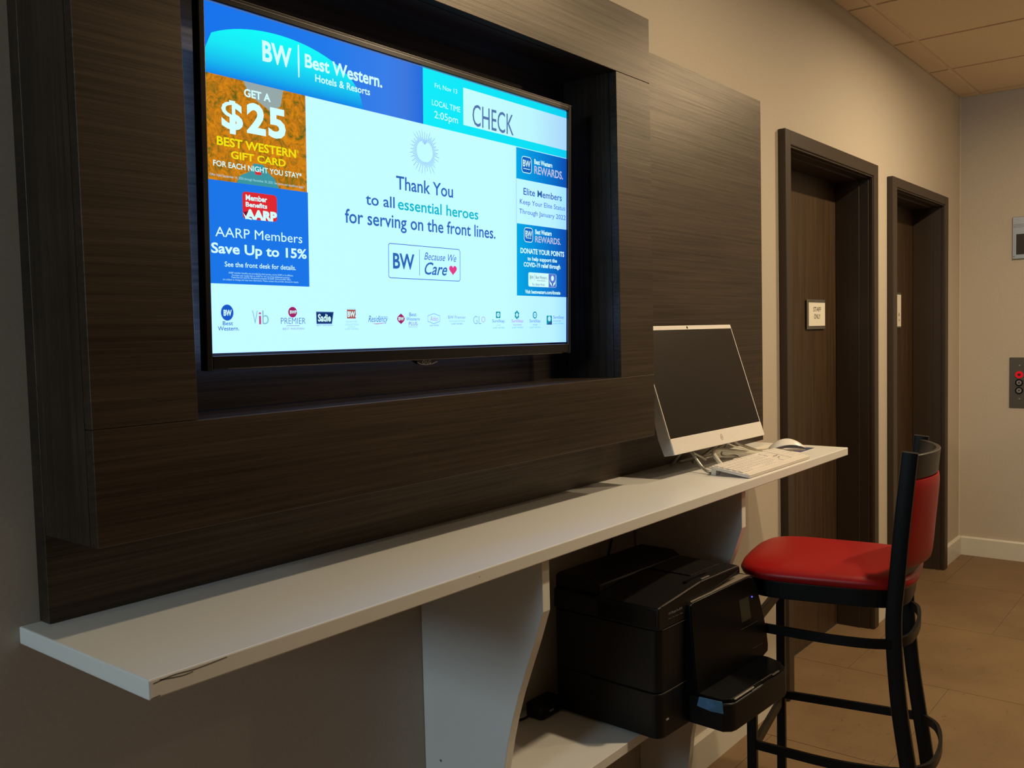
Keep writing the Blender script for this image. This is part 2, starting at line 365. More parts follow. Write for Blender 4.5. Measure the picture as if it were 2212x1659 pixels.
for (a, b_, c, d, m) in ((FX0, FX0 + .02, FZ0, FZ1, m_woodv), (FX1 - .02, FX1, FZ0, FZ1, m_woodv), (IX0 - .02, IX0, IZ0 - .02, IZ1 + .02, m_woodv), (IX1, IX1 + .02, IZ0 - .02, IZ1 + .02, m_woodv)):
    MB().box(a, b_, FY + .0206, -.0305, c, d).build('side_board', m, fr, True)
for (a, b_, c, d) in ((FX0 + .02, FX1 - .02, FZ0, FZ0 + .02), (FX0 + .02, FX1 - .02, FZ1 - .02, FZ1), (IX0, IX1, IZ0 - .02, IZ0), (IX0, IX1, IZ1, IZ1 + .02)):
    MB().box(a + .0002, b_ - .0002, FY + .0206, -.0305, c, d).build('shelf_board', m_wood, fr, True)
# ------------------------------------------------------------------ television (local: x right, y into the wall, z up; origin mid screen)
def rotuvn(yw, t, ro):
    cy, sy = math.cos(yw), math.sin(yw); u = Vector((cy, sy, 0)); n = Vector((sy, -cy, 0)); v = Vector((0, 0, 1))
    n2 = n * math.cos(t) - v * math.sin(t); v2 = v * math.cos(t) + n * math.sin(t)
    u3 = u * math.cos(ro) + v2 * math.sin(ro); v3 = v2 * math.cos(ro) - u * math.sin(ro)
    return Matrix(((u3.x, -n2.x, v3.x), (u3.y, -n2.y, v3.y), (u3.z, -n2.z, v3.z)))
tv = empty('television', (1.2699, -.1136, 1.6548), rotuvn(.0026, .0241, -.0047), 'black flat television tilted in the wood surround, showing a blue and white hotel welcome screen', 'television')
W2, H2 = .4706, .2647
# bezel: four sides around the picture
bz = MB()
bz.box(-.482, -W2 - .0008, -.006, .012, -.2915, .279); bz.box(W2 + .0008, .482, -.006, .012, -.2915, .279)
bz.box(-W2 - .0008, W2 + .0008, -.006, .012, H2 + .0008, .279); bz.box(-W2 - .0008, W2 + .0008, -.006, .012, -.2895, -H2 - .004)
bz.build('bezel', m_tvblack, tv, bevel=.0015)
t_ = .0009; m_bline = mat('bezel_highlight', (0.25, 0.22, 0.21), 0.25, metal=0.6)  # bezel edge highlights painted in as thin pale strips
for (a_, b_, c_, d_) in ((-.4716, .4716, -.2700, -.2700 + t_), (-.4716, .4716, .2735, .2735 + t_ * 1.3), (-.482, .482, .2780, .2788), (-.445, .445, -.2898, -.2892)):
    MB().box(a_, b_, -.0066, -.0058, c_, d_).build('bezel_highlight', m_bline, tv)
MB().prism(rrect(-.40, .40, -.23, .24, .04), 1, .0125, .050).build('rear_housing', m_tvblack, tv, bevel=.004)
MB().box(-.20, .20, .050, .070, -.12, .12).build('wall_bracket', m_blackmetal, tv)
lg = MB()
pts = [(-.029, .0, -.2900), (-.020, .0, -.2972), (-.004, 0, -.2990), (.014, 0, -.2978), (.030, 0, -.2900)]
lg.prism([(-.034, -.2897), (-.020, -.2975), (-.004, -.2992), (.014, -.298), (.032, -.2897)], 1, -.0055, .008)
lg.build('logo_lip', m_tvblack, tv)
l2_ = MB()
l2_.sweep([(-.0290, -.0064, -.2945), (-.018, -.0064, -.2982), (-.004, -.0064, -.2993), (.012, -.0064, -.2982), (.026, -.0064, -.2945)], [(-.0004, -.0005), (.0004, -.0005), (.0004, .0005), (-.0004, .0005)], upv=(0, 0, 1))
text(l2_, 'LG', -.0035, .0085, -.2975, .0065, -.0060, 0, -.01)
c_ = [( -.0108 + .0042 * math.cos(a * math.pi / 10), -.2944 + .0035 * math.sin(a * math.pi / 10)) for a in range(20)]
l2_.add([(x, -.0060, z) for x, z in c_] + [(-.0108 + (x + .0108) * .8, -.0060, -.2944 + (z + .2944) * .8) for x, z in c_], [(i, (i + 1) % 20, 20 + (i + 1) % 20, 20 + i) for i in range(20)])
text(l2_, 'L', -.0114, -.0094, -.2958, .0028, -.0060, 0, -.01)
l2_.build('maker_mark', mat('grey_print', (0.30, 0.29, 0.30), .4), tv)

SW = emis_grad('screen_white', [(0, (198, 255, 255)), (.75, (196, 254, 255)), (.95, (186, 242, 253)), (1, (160, 226, 250))])
for el_ in [n for n in SW.node_tree.nodes if n.type == 'VALTORGB'][0].color_ramp.elements: c_ = el_.color; el_.color = (c_[0], c_[1], c_[2] * 2.2, 1)
SW.cycles.emission_sampling = 'AUTO'
scr = MB().box(-W2, W2, .0, .004, -H2, H2).build('screen', SW, tv)
ec = {'W': emis('px_white', lin((212, 255, 255))), 'Y': emis('px_yellow', lin((240, 228, 20))), 'P': emis('px_pale', lin((165, 220, 240))), 'G': emis('px_greyblue', lin((84, 118, 172))),
      'S': emis('px_silver', lin((185, 195, 225))), 'D': emis('px_darkblue', lin((38, 92, 150))), 'N': emis('px_navy', lin((46, 104, 178))), 'T': emis('px_teal', lin((10, 184, 196))),
      'B': emis('px_blue', lin((44, 112, 170))), 'L': emis('px_light', lin((130, 190, 200))), 'R': emis('px_rose', lin((196, 78, 128))), 'K': emis('px_slate', lin((62, 110, 140))), 'M': emis('px_mauve', lin((128, 92, 130)))}
e_head = emis_grad('px_header', [(0, (24, 116, 236)), (.5, (34, 122, 234)), (.8, (58, 126, 232)), (.9, (62, 120, 222)), (1, (34, 108, 222))], 0, -.47, 0)
e_arc = emis_grad('px_arc', [(0, (20, 130, 232)), (.25, (24, 190, 240)), (.55, (26, 232, 246)), (1, (18, 255, 252))], 2, .158, .25)
e_cyan = emis_grad('px_cyan', [(0, (20, 236, 250)), (.8, (14, 222, 244)), (1, (16, 204, 240))], 0, 0, .47)
e_member = emis('px_member', lin((28, 118, 232)))
e_tile = emis_grad('px_tile', [(0, (8, 168, 230)), (.5, (10, 130, 215)), (1, (14, 78, 180))], 0, .285, .468)  # viewing-angle fade to the right painted into the tile colours
e_wbox = emis_grad('px_box', [(0, (198, 255, 255)), (.6, (190, 248, 255)), (1, (170, 215, 252))], 0, .11, .47)
e_red = emis('px_red', lin((222, 42, 48))); e_badge = emis('px_badge', lin((16, 96, 190))); e_purp = emis('px_purple', lin((88, 118, 205)))
e_teal2 = emis('px_teal2', lin((16, 150, 160))); e_mar = emis('px_maroon', lin((160, 36, 96))); e_navy2 = emis('px_navy2', lin((16, 50, 110))); e_bw = emis('px_bwblue', lin((26, 90, 200)))
e_brick = emis('px_brick', lin((170, 90, 84)))
# autumn photograph: foliage colours, with a pale lake
e_ph = emis('px_photo', (1, 1, 1)); nt = e_ph.node_tree; e = [n for n in nt.nodes if n.type == 'EMISSION'][0]
tc = nt.nodes.new('ShaderNodeTexCoord'); mp = nt.nodes.new('ShaderNodeMapping'); mp.inputs['Scale'].default_value = (60, 1, 55); mp.inputs['Rotation'].default_value = (0, .6, 0)
n1 = nt.nodes.new('ShaderNodeTexNoise'); n1.inputs['Scale'].default_value = 1; n1.inputs['Detail'].default_value = 10; n1.inputs['Roughness'].default_value = .78; n1.inputs['Distortion'].default_value = 1.2
cr = nt.nodes.new('ShaderNodeValToRGB'); el = cr.color_ramp.elements
for p, c in ((.28, (40, 60, 26)), (.40, (112, 104, 26)), (.50, (196, 120, 24)), (.60, (222, 142, 22)), (.70, (168, 76, 40)), (.82, (196, 140, 96))):
    q = el.new(p); q.color = (*lin(c), 1)
el.remove(el[0]); el.remove(el[-1])
nt.links.new(tc.outputs['Object'], mp.inputs[0]); nt.links.new(mp.outputs[0], n1.inputs[0]); nt.links.new(n1.outputs['Fac'], cr.inputs[0]); nt.links.new(cr.outputs[0], e.inputs[0])
e_lake = emis('px_lake', lin((62, 150, 160))); e_sky = emis('px_haze', lin((150, 168, 168)))

TX = '''('header', 'BW', -365.7, -308.2, 198.6, 29.7, 'W', 0.03),
('header', 'Best Western.', -281.4, -107.0, 206.1, 20.8, 'W', 0.025),
('header', 'Hotels & Resorts', -260.2, -137.1, 186.5, 11.7, 'W', 0.015),
('photo', 'GET A', -401.7, -351.6, 135.6, 11.4, 'W', 0.03),
('photo', '$', -443.1, -404.5, 82.2, 40.0, 'W', 0.03),
('photo', '2', -397.8, -362.0, 82.2, 42.8, 'W', 0.04),
('photo', '5', -357.0, -322.9, 82.2, 42.8, 'W', 0.04),
('photo', 'BEST WESTERN', -452.4, -303.0, 53.8, 12.6, 'Y', 0.025),
('photo', '®', -301.8, -297.2, 62.2, 4.2, 'Y', 0.0),
('photo', 'GIFT CARD', -427.9, -324.4, 36.5, 10.8, 'Y', 0.025),
('photo', 'FOR EACH NIGHT YOU STAY*', -459.6, -292.3, 21.3, 8.2, 'W', 0.015),
('photo', 'Offer Valid September 14, 2020 through November 30, 2020. See terms and conditions apply.*', -466.0, -286.4, 5.8, 3.8, 'P', 0),
('member', 'Member', -402.8, -362.3, -24.9, 8.2, 'W', 0.03),
('member', 'Benefits', -403.1, -362.5, -35.0, 7.0, 'W', 0.03),
('member', 'AARP', -405.0, -343.6, -53.5, 13.4, 'W', 0.06),
('member', 'AARP Members', -458.9, -293.4, -85.5, 14.7, 'W', 0),
('member', 'Save Up to 15%', -466.7, -284.8, -110.6, 14.8, 'W', 0.025),
('member', 'See the front desk for details.', -443.6, -307.7, -130.8, 7.5, 'W', 0.01),
('member', 'AARP member benefits are provided by third parties, not by AARP or its affiliates.', -437.2, -313.4, -141.4, 2.8, 'P', 0.01),
('member', 'Providers pay royalty fees to AARP for the use of its intellectual property.', -431.0, -320.0, -145.0, 2.6, 'P', 0.01),
('member', 'These fees are used for the general purposes of AARP. Some provider offers', -432.7, -318.5, -148.3, 2.7, 'P', 0.01),
('member', 'are subject to change and may have restrictions. Please contact the provider directly for details.', -447.5, -302.6, -152.0, 2.7, 'P', 0.01),
('clock', 'Fri, Nov 13', 30.9, 95.2, 233.4, 8.5, 'W', 0),
('clock', 'LOCAL TIME', 22.6, 104.1, 198.8, 10.6, 'W', 0),
('clock', '2:05pm', 29.0, 96.7, 175.5, 13.5, 'W', 0),
('clock', 'CHECK', 140.9, 274.0, 179.8, 42.5, 'G', 0),
('rewards', 'BW', 306.3, 333.2, 120.0, 13.7, 'W', 0.02),
('rewards', 'Best Western', 346.9, 414.0, 130.1, 10.0, 'W', 0.03),
('rewards', 'REWARDS.', 346.9, 455.8, 109.2, 16.5, 'S', 0.02),
('elite', 'Elite Members', 308.0, 451.2, 59.2, 14.3, 'D', 0.01),
('elite', 'Keep Your Elite Status', 295.0, 464.4, 38.4, 10.4, 'D', 0.0),
('elite', 'Through January 2022', 293.0, 466.4, 17.3, 10.3, 'D', 0.0),
('donate', 'BW', 314.7, 339.0, -31.0, 12.9, 'W', 0.02),
('donate', 'Best Western', 350.3, 411.7, -22.9, 9.9, 'W', 0.03),
('donate', 'REWARDS.', 350.3, 447.2, -40.6, 13.2, 'S', 0.02),
('donate', 'DONATE YOUR POINTS', 297.2, 461.0, -67.4, 10.6, 'W', 0.03),
('donate', 'to help support the', 322.0, 432.4, -82.1, 7.9, 'W', 0.03),
('donate', 'COVID-19 relief through', 308.4, 445.5, -96.1, 9.1, 'W', 0.03),
('donate', 'BW', 330.8, 344.3, -123.0, 7.7, 'D', 0.0),
('donate', 'Best Western.', 351.9, 394.4, -121.6, 7.0, 'D', 0.0),
('donate', 'Hotels & Resorts', 357.0, 388.2, -126.6, 2.9, 'D', 0.0),
('donate', 'For a Better World', 340.0, 384.7, -136.7, 5.1, 'D', 0.0),
('donate', 'Visit bestwestern.com/donate', 313.2, 445.6, -154.7, 7.7, 'W', 0.03),
('message', 'Thank You', -74.9, 80.7, 28.6, 23.9, 'N', 0.012),
('message', 'to all', -150.5, -79.1, -7.0, 19.7, 'N', 0.012),
('message', 'essential heroes', -71.0, 157.2, -8.1, 20.4, 'T', 0.012),
('message', 'for serving on the front lines.', -199.6, 212.0, -43.0, 23.5, 'N', 0.012),
('care', 'BW', -85.2, -29.1, -117.3, 27.0, 'N', 0.025),
('care', 'Because We', -2.3, 89.4, -97.5, 13.9, 'Ni', 0.0),
('care', 'Care', -1.7, 62.5, -125.5, 23.0, 'Ni', 0.012),
('l1', 'BW', -447.6, -433.1, -206.6, 8.5, 'W', 0.04),
('l1', 'Best', -449.5, -431.2, -221.6, 6.1, 'B', 0.01),
('l1', 'Western.', -458.5, -420.2, -229.8, 6.4, 'B', 0.01),
('l2', 'V', -395.4, -384.9, -220.4, 22.3, 'L', -0.01),
('l2', 'i', -383.1, -378.3, -220.4, 20.6, 'R', 0),
('l2', 'b', -376.1, -364.0, -220.4, 22.6, 'L', -0.01),
('l3', 'BWP', -321.6, -307.9, -202.9, 5.1, 'W', 0.03),
('l3', 'PREMIER', -340.0, -289.5, -220.1, 10.4, 'K', -0.01),
('l3', 'BEST WESTERN', -336.4, -293.0, -229.7, 3.3, 'M', -0.01),
('l4', 'Sadie', -263.0, -234.8, -215.7, 12.0, 'W', 0.03),
('l4', 'BEST WESTERN', -265.9, -230.9, -223.7, 1.9, 'K', 0.0),
('l5', 'BW.', -196.8, -177.6, -207.5, 8.9, 'W', 0.04),
('l5', 'SIGNATURE', -200.7, -174.8, -217.8, 3.2, 'L', -0.01),
('l5', 'COLLECTION', -202.9, -171.7, -223.3, 3.4, 'L', -0.01),
('l5', 'by BEST WESTERN', -203.0, -171.9, -230.7, 2.5, 'L', 0),
('l6', 'Residency', -148.2, -99.9, -216.9, 11.3, 'Bi', 0.0),
('l6', 'Executive', -121.6, -100.7, -208.7, 2.8, 'B', 0.0),
('l7', 'BW', -72.8, -58.3, -214.1, 6.0, 'W', 0.04),
('l7', 'Best', -44.1, -25.5, -206.3, 7.0, 'K', 0),
('l7', 'Western', -52.9, -16.4, -214.4, 6.2, 'B', 0),
('l7', 'PLUS.', -45.6, -20.7, -223.7, 6.6, 'M', 0),
('l8', 'Aiden', 13.5, 34.7, -215.2, 9.1, 'R', -0.01),
('l8', 'by BEST WESTERN', 10.9, 37.3, -225.2, 2.5, 'K', 0),
('l9', 'BW Premier', 64.3, 116.5, -210.8, 6.1, 'K', -0.01),
('l9', 'COLLECTION', 66.9, 113.3, -217.2, 3.1, 'L', 0),
('l9', 'by BEST WESTERN', 73.7, 106.9, -222.2, 2.4, 'K', 0),
('l10', 'GL', 140.1, 165.2, -221.9, 16.8, 'L', -0.01),
('l10', 'O', 166.0, 177.8, -218.1, 11.9, 'R', -0.02),
('l11', 'SureStay.', 200.7, 243.6, -218.2, 6.1, 'K', 0),
('l11', 'HOTEL', 215.0, 228.9, -225.4, 2.4, 'L', 0),
('l11', 'by BEST WESTERN', 203.2, 241.2, -231.0, 2.7, 'T', 0),
('l12', 'SureStay.', 265.8, 308.1, -218.1, 6.1, 'R', 0),
('l12', 'PLUS HOTEL', 271.7, 301.2, -225.4, 2.8, 'M', 0),
('l12', 'by BEST WESTERN', 267.4, 305.8, -231.1, 2.9, 'T', 0),
('l13', 'SureStay.', 329.3, 371.3, -218.2, 6.4, 'K', 0),
('l13', 'STUDIO', 341.4, 358.2, -225.4, 2.6, 'K', 0),
('l13', 'by BEST WESTERN', 329.8, 369.0, -231.1, 2.8, 'T', 0),
('l14', 'SureStay.', 418.3, 461.6, -209.8, 6.4, 'K', 0),
('l14', 'COLLECTION', 418.3, 447.6, -216.9, 2.7, 'K', 0),
('l14', 'by BEST WESTERN', 418.3, 457.5, -222.8, 2.8, 'T', 0),'''
ROWS = []
for l in TX.strip().splitlines():
    ROWS.append(eval(l.strip().rstrip(',')))
def LY(k): return -.00016 * k
def q(mb, x0, x1, z0, z1, ly, mi=0): mb.add([(x0, LY(ly), z0), (x1, LY(ly), z0), (x1, LY(ly), z1), (x0, LY(ly), z1)], [(0, 1, 2, 3)], mi)
def poly(mb, pts, ly, mi=0): mb.add([(x, LY(ly), z) for x, z in pts], [tuple(range(len(pts)))], mi)
def disc(mb, cx, cz, rx, rz, ly, mi=0, n=28): poly(mb, [(cx + rx * math.cos(2 * math.pi * i / n), cz + rz * math.sin(2 * math.pi * i / n)) for i in range(n)], ly, mi)
def outline(mb, pts, wd, ly, mi=0):
    n = len(pts); cx = sum(p[0] for p in pts) / n; cz = sum(p[1] for p in pts) / n
    inn = []
    for i in range(n):
        a = Vector(pts[i - 1]); b_ = Vector(pts[i]); c = Vector(pts[(i + 1) % n]); t = (c - a).normalized(); nn = Vector((-t.y, t.x))
        if nn.dot(Vector((cx, cz)) - b_) < 0: nn = -nn
        inn.append(b_ + nn * wd)
    mb.add([(p[0], LY(ly), p[1]) for p in pts] + [(p.x, LY(ly), p.y) for p in inn], [(i, (i + 1) % n, n + (i + 1) % n, n + i) for i in range(n)], mi)
def heart(cx, cz, rx, rz, n=40):
    out = []
    for i in range(n):
        t = 2 * math.pi * i / n; out.append((cx + rx * math.sin(t) ** 3, cz + rz * (13 * math.cos(t) - 5 * math.cos(2 * t) - 2 * math.cos(3 * t) - math.cos(4 * t) + 2.5) / 14.6))
    return out
def block(name, bg, mats=(), keys=()):
    """one block of the picture: background shapes by bg(mb), then its lettering"""
    mb = MB(); ml = list(mats); bg(mb)
    cols = {}
    for r_ in ROWS:
        if r_[0] not in keys: continue
        _, s, x0, x1, zb, cap, col, bold = r_
        c = col[0]
        if c not in cols: cols[c] = len(ml); ml.append(ec[c])
        text(mb, s, x0 / 1000, x1 / 1000, zb / 1000, cap / 1000, LY(6), cols[c], bold, .35 if col.endswith('i') else 0)
    return mb.build(name, ml, scr)
def arc_bg(mb):
    q(mb, -W2, -.0011, .159, H2, 1, 0)
    pts = [(-W2, .158)]
    for k in range(25):
        A = R(142 - 142 * k / 24 * 1.0); pts.append((max(-W2, -.335 + .215 * math.cos(A)), .158 + .086 * math.sin(A)))
    pts = [(-W2, .1592), (-W2, .190)] + [(x, .1592 + .0860 * math.sqrt(max(0, 1 - ((x + .330) / .178) ** 2))) for x in [-.470 + .0128 * i for i in range(1, 25)] if x < -.155] + [(-.152, .1592)]
    poly(mb, pts, 2, 1)
    mb.add([(-.2955, LY(6), .2385), (-.2932, LY(6), .2385), (-.2925, LY(6), .212), (-.2932, LY(6), .186), (-.2955, LY(6), .186), (-.2962, LY(6), .212)], [(0, 1, 2, 3, 4, 5)], 2)
block('header_banner', arc_bg, (e_head, e_arc, ec['W']), ('header',))
def ph_bg(mb):
    q(mb, -W2, -.2812, .0, .159, 1, 0)
    poly(mb, [(-.418, 0), (-.412, .012), (-.394, .020), (-.386, .034), (-.368, .034), (-.358, .022), (-.346, .014), (-.338, 0)], 2, 1)
    poly(mb, [(-.402, .159), (-.392, .140), (-.352, .121), (-.332, .132), (-.326, .159)], 2, 2)
    q(mb, -.3835, -.3720, .017, .0225, 3, 3)
block('promotion_picture', ph_bg, (e_ph, e_lake, e_sky, e_red), ('photo',))
def mem_bg(mb):
    q(mb, -W2, -.2795, -.1574, .0, 1, 0)
    poly(mb, rrect(-.4085, -.3430, -.0545, -.0120, .006), 2, 1)
    poly(mb, [(-.4085, -.0445), (-.398, -.0420), (-.388, -.0500), (-.388, -.0545), (-.4045, -.0545)], 3, 2)
    poly(mb, [(-.4085, -.0445), (-.404, -.0535), (-.392, -.0555), (-.392, -.053), (-.403, -.050)], 4, 3)
block('member_offer', mem_bg, (e_member, e_red, emis('px_darkred', lin((120, 20, 52))), ec['W']), ('member',))
def ck_bg(mb):
    q(mb, -.0011, W2, .159, H2, 1, 0); q(mb, .1136, W2, .1762, .2494, 2, 1)
block('clock_banner', ck_bg, (e_cyan, e_wbox), ('clock',))
def badge(mb, x0, x1, z0, z1, mi0, mi1):
    poly(mb, rrect(x0, x1, z0, z1, .008), 3, mi0); outline(mb, rrect(x0, x1, z0, z1, .008), .0016, 4, mi1)
    q(mb, x0 + .006, x1 - .006, z0 + .0085, z0 + .0100, 5, mi1)
def rw_bg(mb): q(mb, .2838, W2, .0912, .1576, 1, 0); badge(mb, .3020, .3377, .1061, .1420, 1, 2)
block('rewards_tile', rw_bg, (e_tile, e_badge, ec['W']), ('rewards',))
def el_bg(mb): q(mb, .2838, .2844, -.0045, .0912, 1, 0)
block('status_tile', el_bg, (ec['K'],), ('elite',))
def dn_bg(mb):
    q(mb, .2852, W2, -.1602, -.0045, 1, 0); badge(mb, .3103, .3423, -.0429, -.0108, 1, 2)
    poly(mb, rrect(.326, .431, -.1395, -.1083, .004), 2, 2); q(mb, .4011, .4295, -.1391, -.1087, 3, 3)
    disc(mb, .4155, -.1185, .0062, .0068, 4, 2); outline(mb, [(.4155 + .0062 * math.cos(a / 10 * math.pi), -.1185 + .0068 * math.sin(a / 10 * math.pi)) for a in range(20)], .0008, 5, 3)
    for s_ in (-1, 1): poly(mb, [(.4155 + s_ * .0015, -.1378), (.4155 + s_ * .0105, -.1300), (.4155 + s_ * .0115, -.1210), (.4155 + s_ * .0088, -.1270), (.4155 + s_ * .0035, -.1300)], 5, 2)
    q(mb, .3475, .3481, -.1255, -.1115, 5, 4)
block('donation_tile', dn_bg, (e_tile, e_badge, ec['W'], e_purp, ec['D']), ('donate',))
def ms_bg(mb):
    rnd = random.Random(3)
    for i in range(64):
        A = 2 * math.pi * i / 64; dx, dz = math.cos(A), math.sin(A)
        hx, hz = .0022, .1085
        # radius of a heart in this direction
        r0 = .0195 + .0025 * abs(dx) - (.004 if dz > .85 and abs(dx) < .35 else 0) - (.001 * dz)
        if abs(dx) < .12 and dz > 0: r0 = .0125
        r1 = .0375 + (.004 if dz < -.7 else 0) + rnd.uniform(-.004, .004)
        if i % 2: r1 = r0 + rnd.uniform(.006, .011)
        w_ = .00035
        def seg(a, b_):
            px, pz = -dz * w_, dx * w_
            mb.add([(hx + dx * a - px, LY(3), hz + dz * a - pz), (hx + dx * b_ - px, LY(3), hz + dz * b_ - pz), (hx + dx * b_ + px, LY(3), hz + dz * b_ + pz), (hx + dx * a + px, LY(3), hz + dz * a + pz)], [(0, 1, 2, 3)], 0)
        seg(r0, r1)
        if i % 3 == 0: seg(r1 + .0015, r1 + .0028)
block('thank_you_message', ms_bg, (ec['K'],), ('message',))
def cr_bg(mb):
    outline(mb, rrect(-.0963, .1015, -.1362, -.0718, .0055), .0013, 2, 0); q(mb, -.0152, -.0141, -.1285, -.0792, 2, 0)
    poly(mb, heart(.0800, -.1155, .0113, .0098), 2, 1)
block('care_badge', cr_bg, (ec['N'], emis('px_pink', lin((226, 62, 134)))), ('care',))
def lg1(mb): disc(mb, -.4406, -.2020, .0112, .0125, 1, 0)
def lg3(mb): disc(mb, -.3154, -.2005, .0090, .0088, 1, 0); q(mb, -.3283, -.3021, -.2234, -.2227, 2, 1)
def lg4(mb): poly(mb, [(-.2662, -.1992), (-.2278, -.1994), (-.2318, -.2203), (-.2657, -.2203)], 1, 0); outline(mb, [(-.2652, -.2002), (-.2292, -.2003), (-.2326, -.2194), (-.2648, -.2194)], .0007, 2, 1)
def lg5(mb): q(mb, -.1976, -.1772, -.2108, -.1950, 1, 0); q(mb, -.1976, -.1772, -.1930, -.1926, 1, 1); q(mb, -.1960, -.1790, -.2262, -.2257, 1, 1)
def lg6(mb): poly(mb, [(-.140, -.2196), (-.128, -.2212), (-.110, -.2196), (-.104, -.2186), (-.112, -.2188), (-.128, -.2200)], 1, 0)
def lg7(mb): poly(mb, [(-.0655, -.2212), (-.0570, -.2150), (-.0555, -.2110), (-.0570, -.2072), (-.0655, -.2012), (-.0740, -.2072), (-.0755, -.2110), (-.0740, -.2150)], 1, 0); q(mb, -.046, -.022, -.2268, -.2263, 1, 1)
def lg8(mb): outline(mb, [(.0237, -.2005), (.0412, -.2052), (.0412, -.2162), (.0237, -.2210), (.0065, -.2162), (.0065, -.2052)], .0008, 1, 0)
def lg11(mb): q(mb, .2138, .2284, -.2092, -.1956, 1, 0); disc(mb, .2211, -.2024, .0048, .0050, 2, 1, 8); disc(mb, .2211, -.2024, .0012, .0016, 3, 0, 8)
def lg12(mb):
    for i in range(6):
        A = i * math.pi / 3 + .5; disc(mb, .2852 + .0052 * math.cos(A), -.2022 + .0060 * math.sin(A), .0034, .0038, 1, 0, 6)
    disc(mb, .2852, -.2022, .0042, .0048, 2, 1, 6)
def lg13(mb): disc(mb, .3498, -.2023, .0080, .0080, 1, 0); disc(mb, .3498, -.2023, .0050, .0054, 2, 1); disc(mb, .3498, -.2023, .0012, .0022, 3, 0)
def lg14(mb): q(mb, .3939, .4142, -.2238, -.2035, 1, 0); disc(mb, .404, -.2105, .0056, .0060, 2, 1, 8); poly(mb, [(.3939, -.2238), (.4142, -.2238), (.4142, -.2150)], 3, 2)
none = lambda mb: None
for k, (bg, ml) in enumerate(((lg1, (e_bw,)), (none, ()), (lg3, (e_mar, ec['M'])), (lg4, (e_navy2, ec['G'])), (lg5, (e_brick, ec['L'])), (lg6, (ec['R'],)), (lg7, (e_mar, ec['M'])), (lg8, (ec['K'],)),
        (none, ()), (none, ()), (lg11, (e_teal2, SW)), (lg12, (e_teal2, SW)), (lg13, (e_teal2, SW)), (lg14, (e_teal2, SW, emis('px_slateblue', lin((52, 84, 150))))))):
    block('hotel_logo', bg, ml, ('l%d' % (k + 1),))

# ------------------------------------------------------------------ desk
dk = empty('wall_desk', (1.75, 0, 0), label='long white laminate wall desk with two tapered side supports and a lower shelf', cat='desk')
top = MB().box(.542, 2.960, -.347, -.0005, .9905, DZ).build('desk_top', m_white, dk, True, bevel=.0022)
prof = [(-.323, .9895), (-.323, .886), (-.301, .822), (-.276, .757), (-.258, .708), (-.243, .660), (-.230, .610), (-.219, .556), (-.207, .500), (-.192, .420), (-.178, .345), (-.166, .285), (-.157, .200), (-.152, .100), (-.150, .0), (-.0005, .0), (-.0005, .9895)]
prof = [(y if y > -.02 else y, z) for y, z in prof]
pr2 = prof[:-2] + [(-.0185, 0.0), (-.0185, .1135), (-.0008, .1135), (-.0008, .9895)]
for x in (1.341, 2.2115):
    MB().prism(pr2, 0, x, x + .0235).build('side_support', m_white, dk, True, bevel=.0012)
MB().box(1.3655, 2.2105, -.293, -.0008, .478, .500).build('lower_shelf', m_white, dk, True, bevel=.0012)
m_scuff = mat('scuff', (0.16, 0.15, 0.14), .8)
for pth in ([(.548, 1.0098), (.575, 1.0122), (.605, 1.0106), (.648, 1.0124)], [(.556, 1.0118), (.585, 1.0080), (.600, 1.0086)], [(.545, .9925), (.556, .9935)], [(1.135, 1.004), (1.137, 1.0047)]):
    pp = smoothpath([(x, -.34705, z) for x, z in pth], 5)
    MB().sweep(pp, [(-.0002, -.0007), (.0002, -.0007), (.0002, .0007), (-.0002, .0007)], upv=(0, 0, 1)).build('edge_scuff', m_scuff, dk, True)
MB().cyl((-.046, .522), 0, .0028, 1.3402, 1.3412, n=12).build('screw_cap', m_scuff, dk, True)

# ------------------------------------------------------------------ signs
s1 = empty('door_sign', (3.975, .1403, 1.395), label='small white STAFF ONLY paper in a clear holder on the nearer door', cat='sign', group=None)
MB().box(3.868, 4.087, .1330, .1345, 1.396, 1.526).build('sign_holder', mat('clear_holder', (0.12, 0.115, 0.10), 0.18), s1, True)
MB().box(3.878, 4.080, .1345, .1403, 1.402, 1.520).build('holder_back', m_dark, s1, True)
MB().box(3.889, 4.084, .1322, .1328, 1.410, 1.512).build('sign_paper', m_paper, s1, True)
t1 = MB(); text(t1, 'STAFF', 3.943, 4.032, 1.4735, .0190, .1320, 0, .01); text(t1, 'ONLY', 3.950, 4.026, 1.4415, .0200, .1320, 0, .01)
t1.build('lettering', mat('sign_ink', (0.035, 0.025, 0.015), .7), s1, True)
s2 = empty('door_sign', (5.15, .1403, 1.385), label='narrow visible strip of white sign on the farther door, partly hidden by its frame', cat='sign')
MB().box(5.045, 5.250, .1335, .1403, 1.386, 1.580).build('sign_holder', MATS['clear_holder'], s2, True)
MB().box(5.050, 5.247, .1325, .1333, 1.395, 1.568).build('sign_paper', m_paper, s2, True)
t2 = MB(); text(t2, '&', 5.195, 5.222, 1.452, .018, .1323); text(t2, 'N', 5.200, 5.220, 1.424, .012, .1323)
t2.build('lettering', MATS['sign_ink'], s2, True)

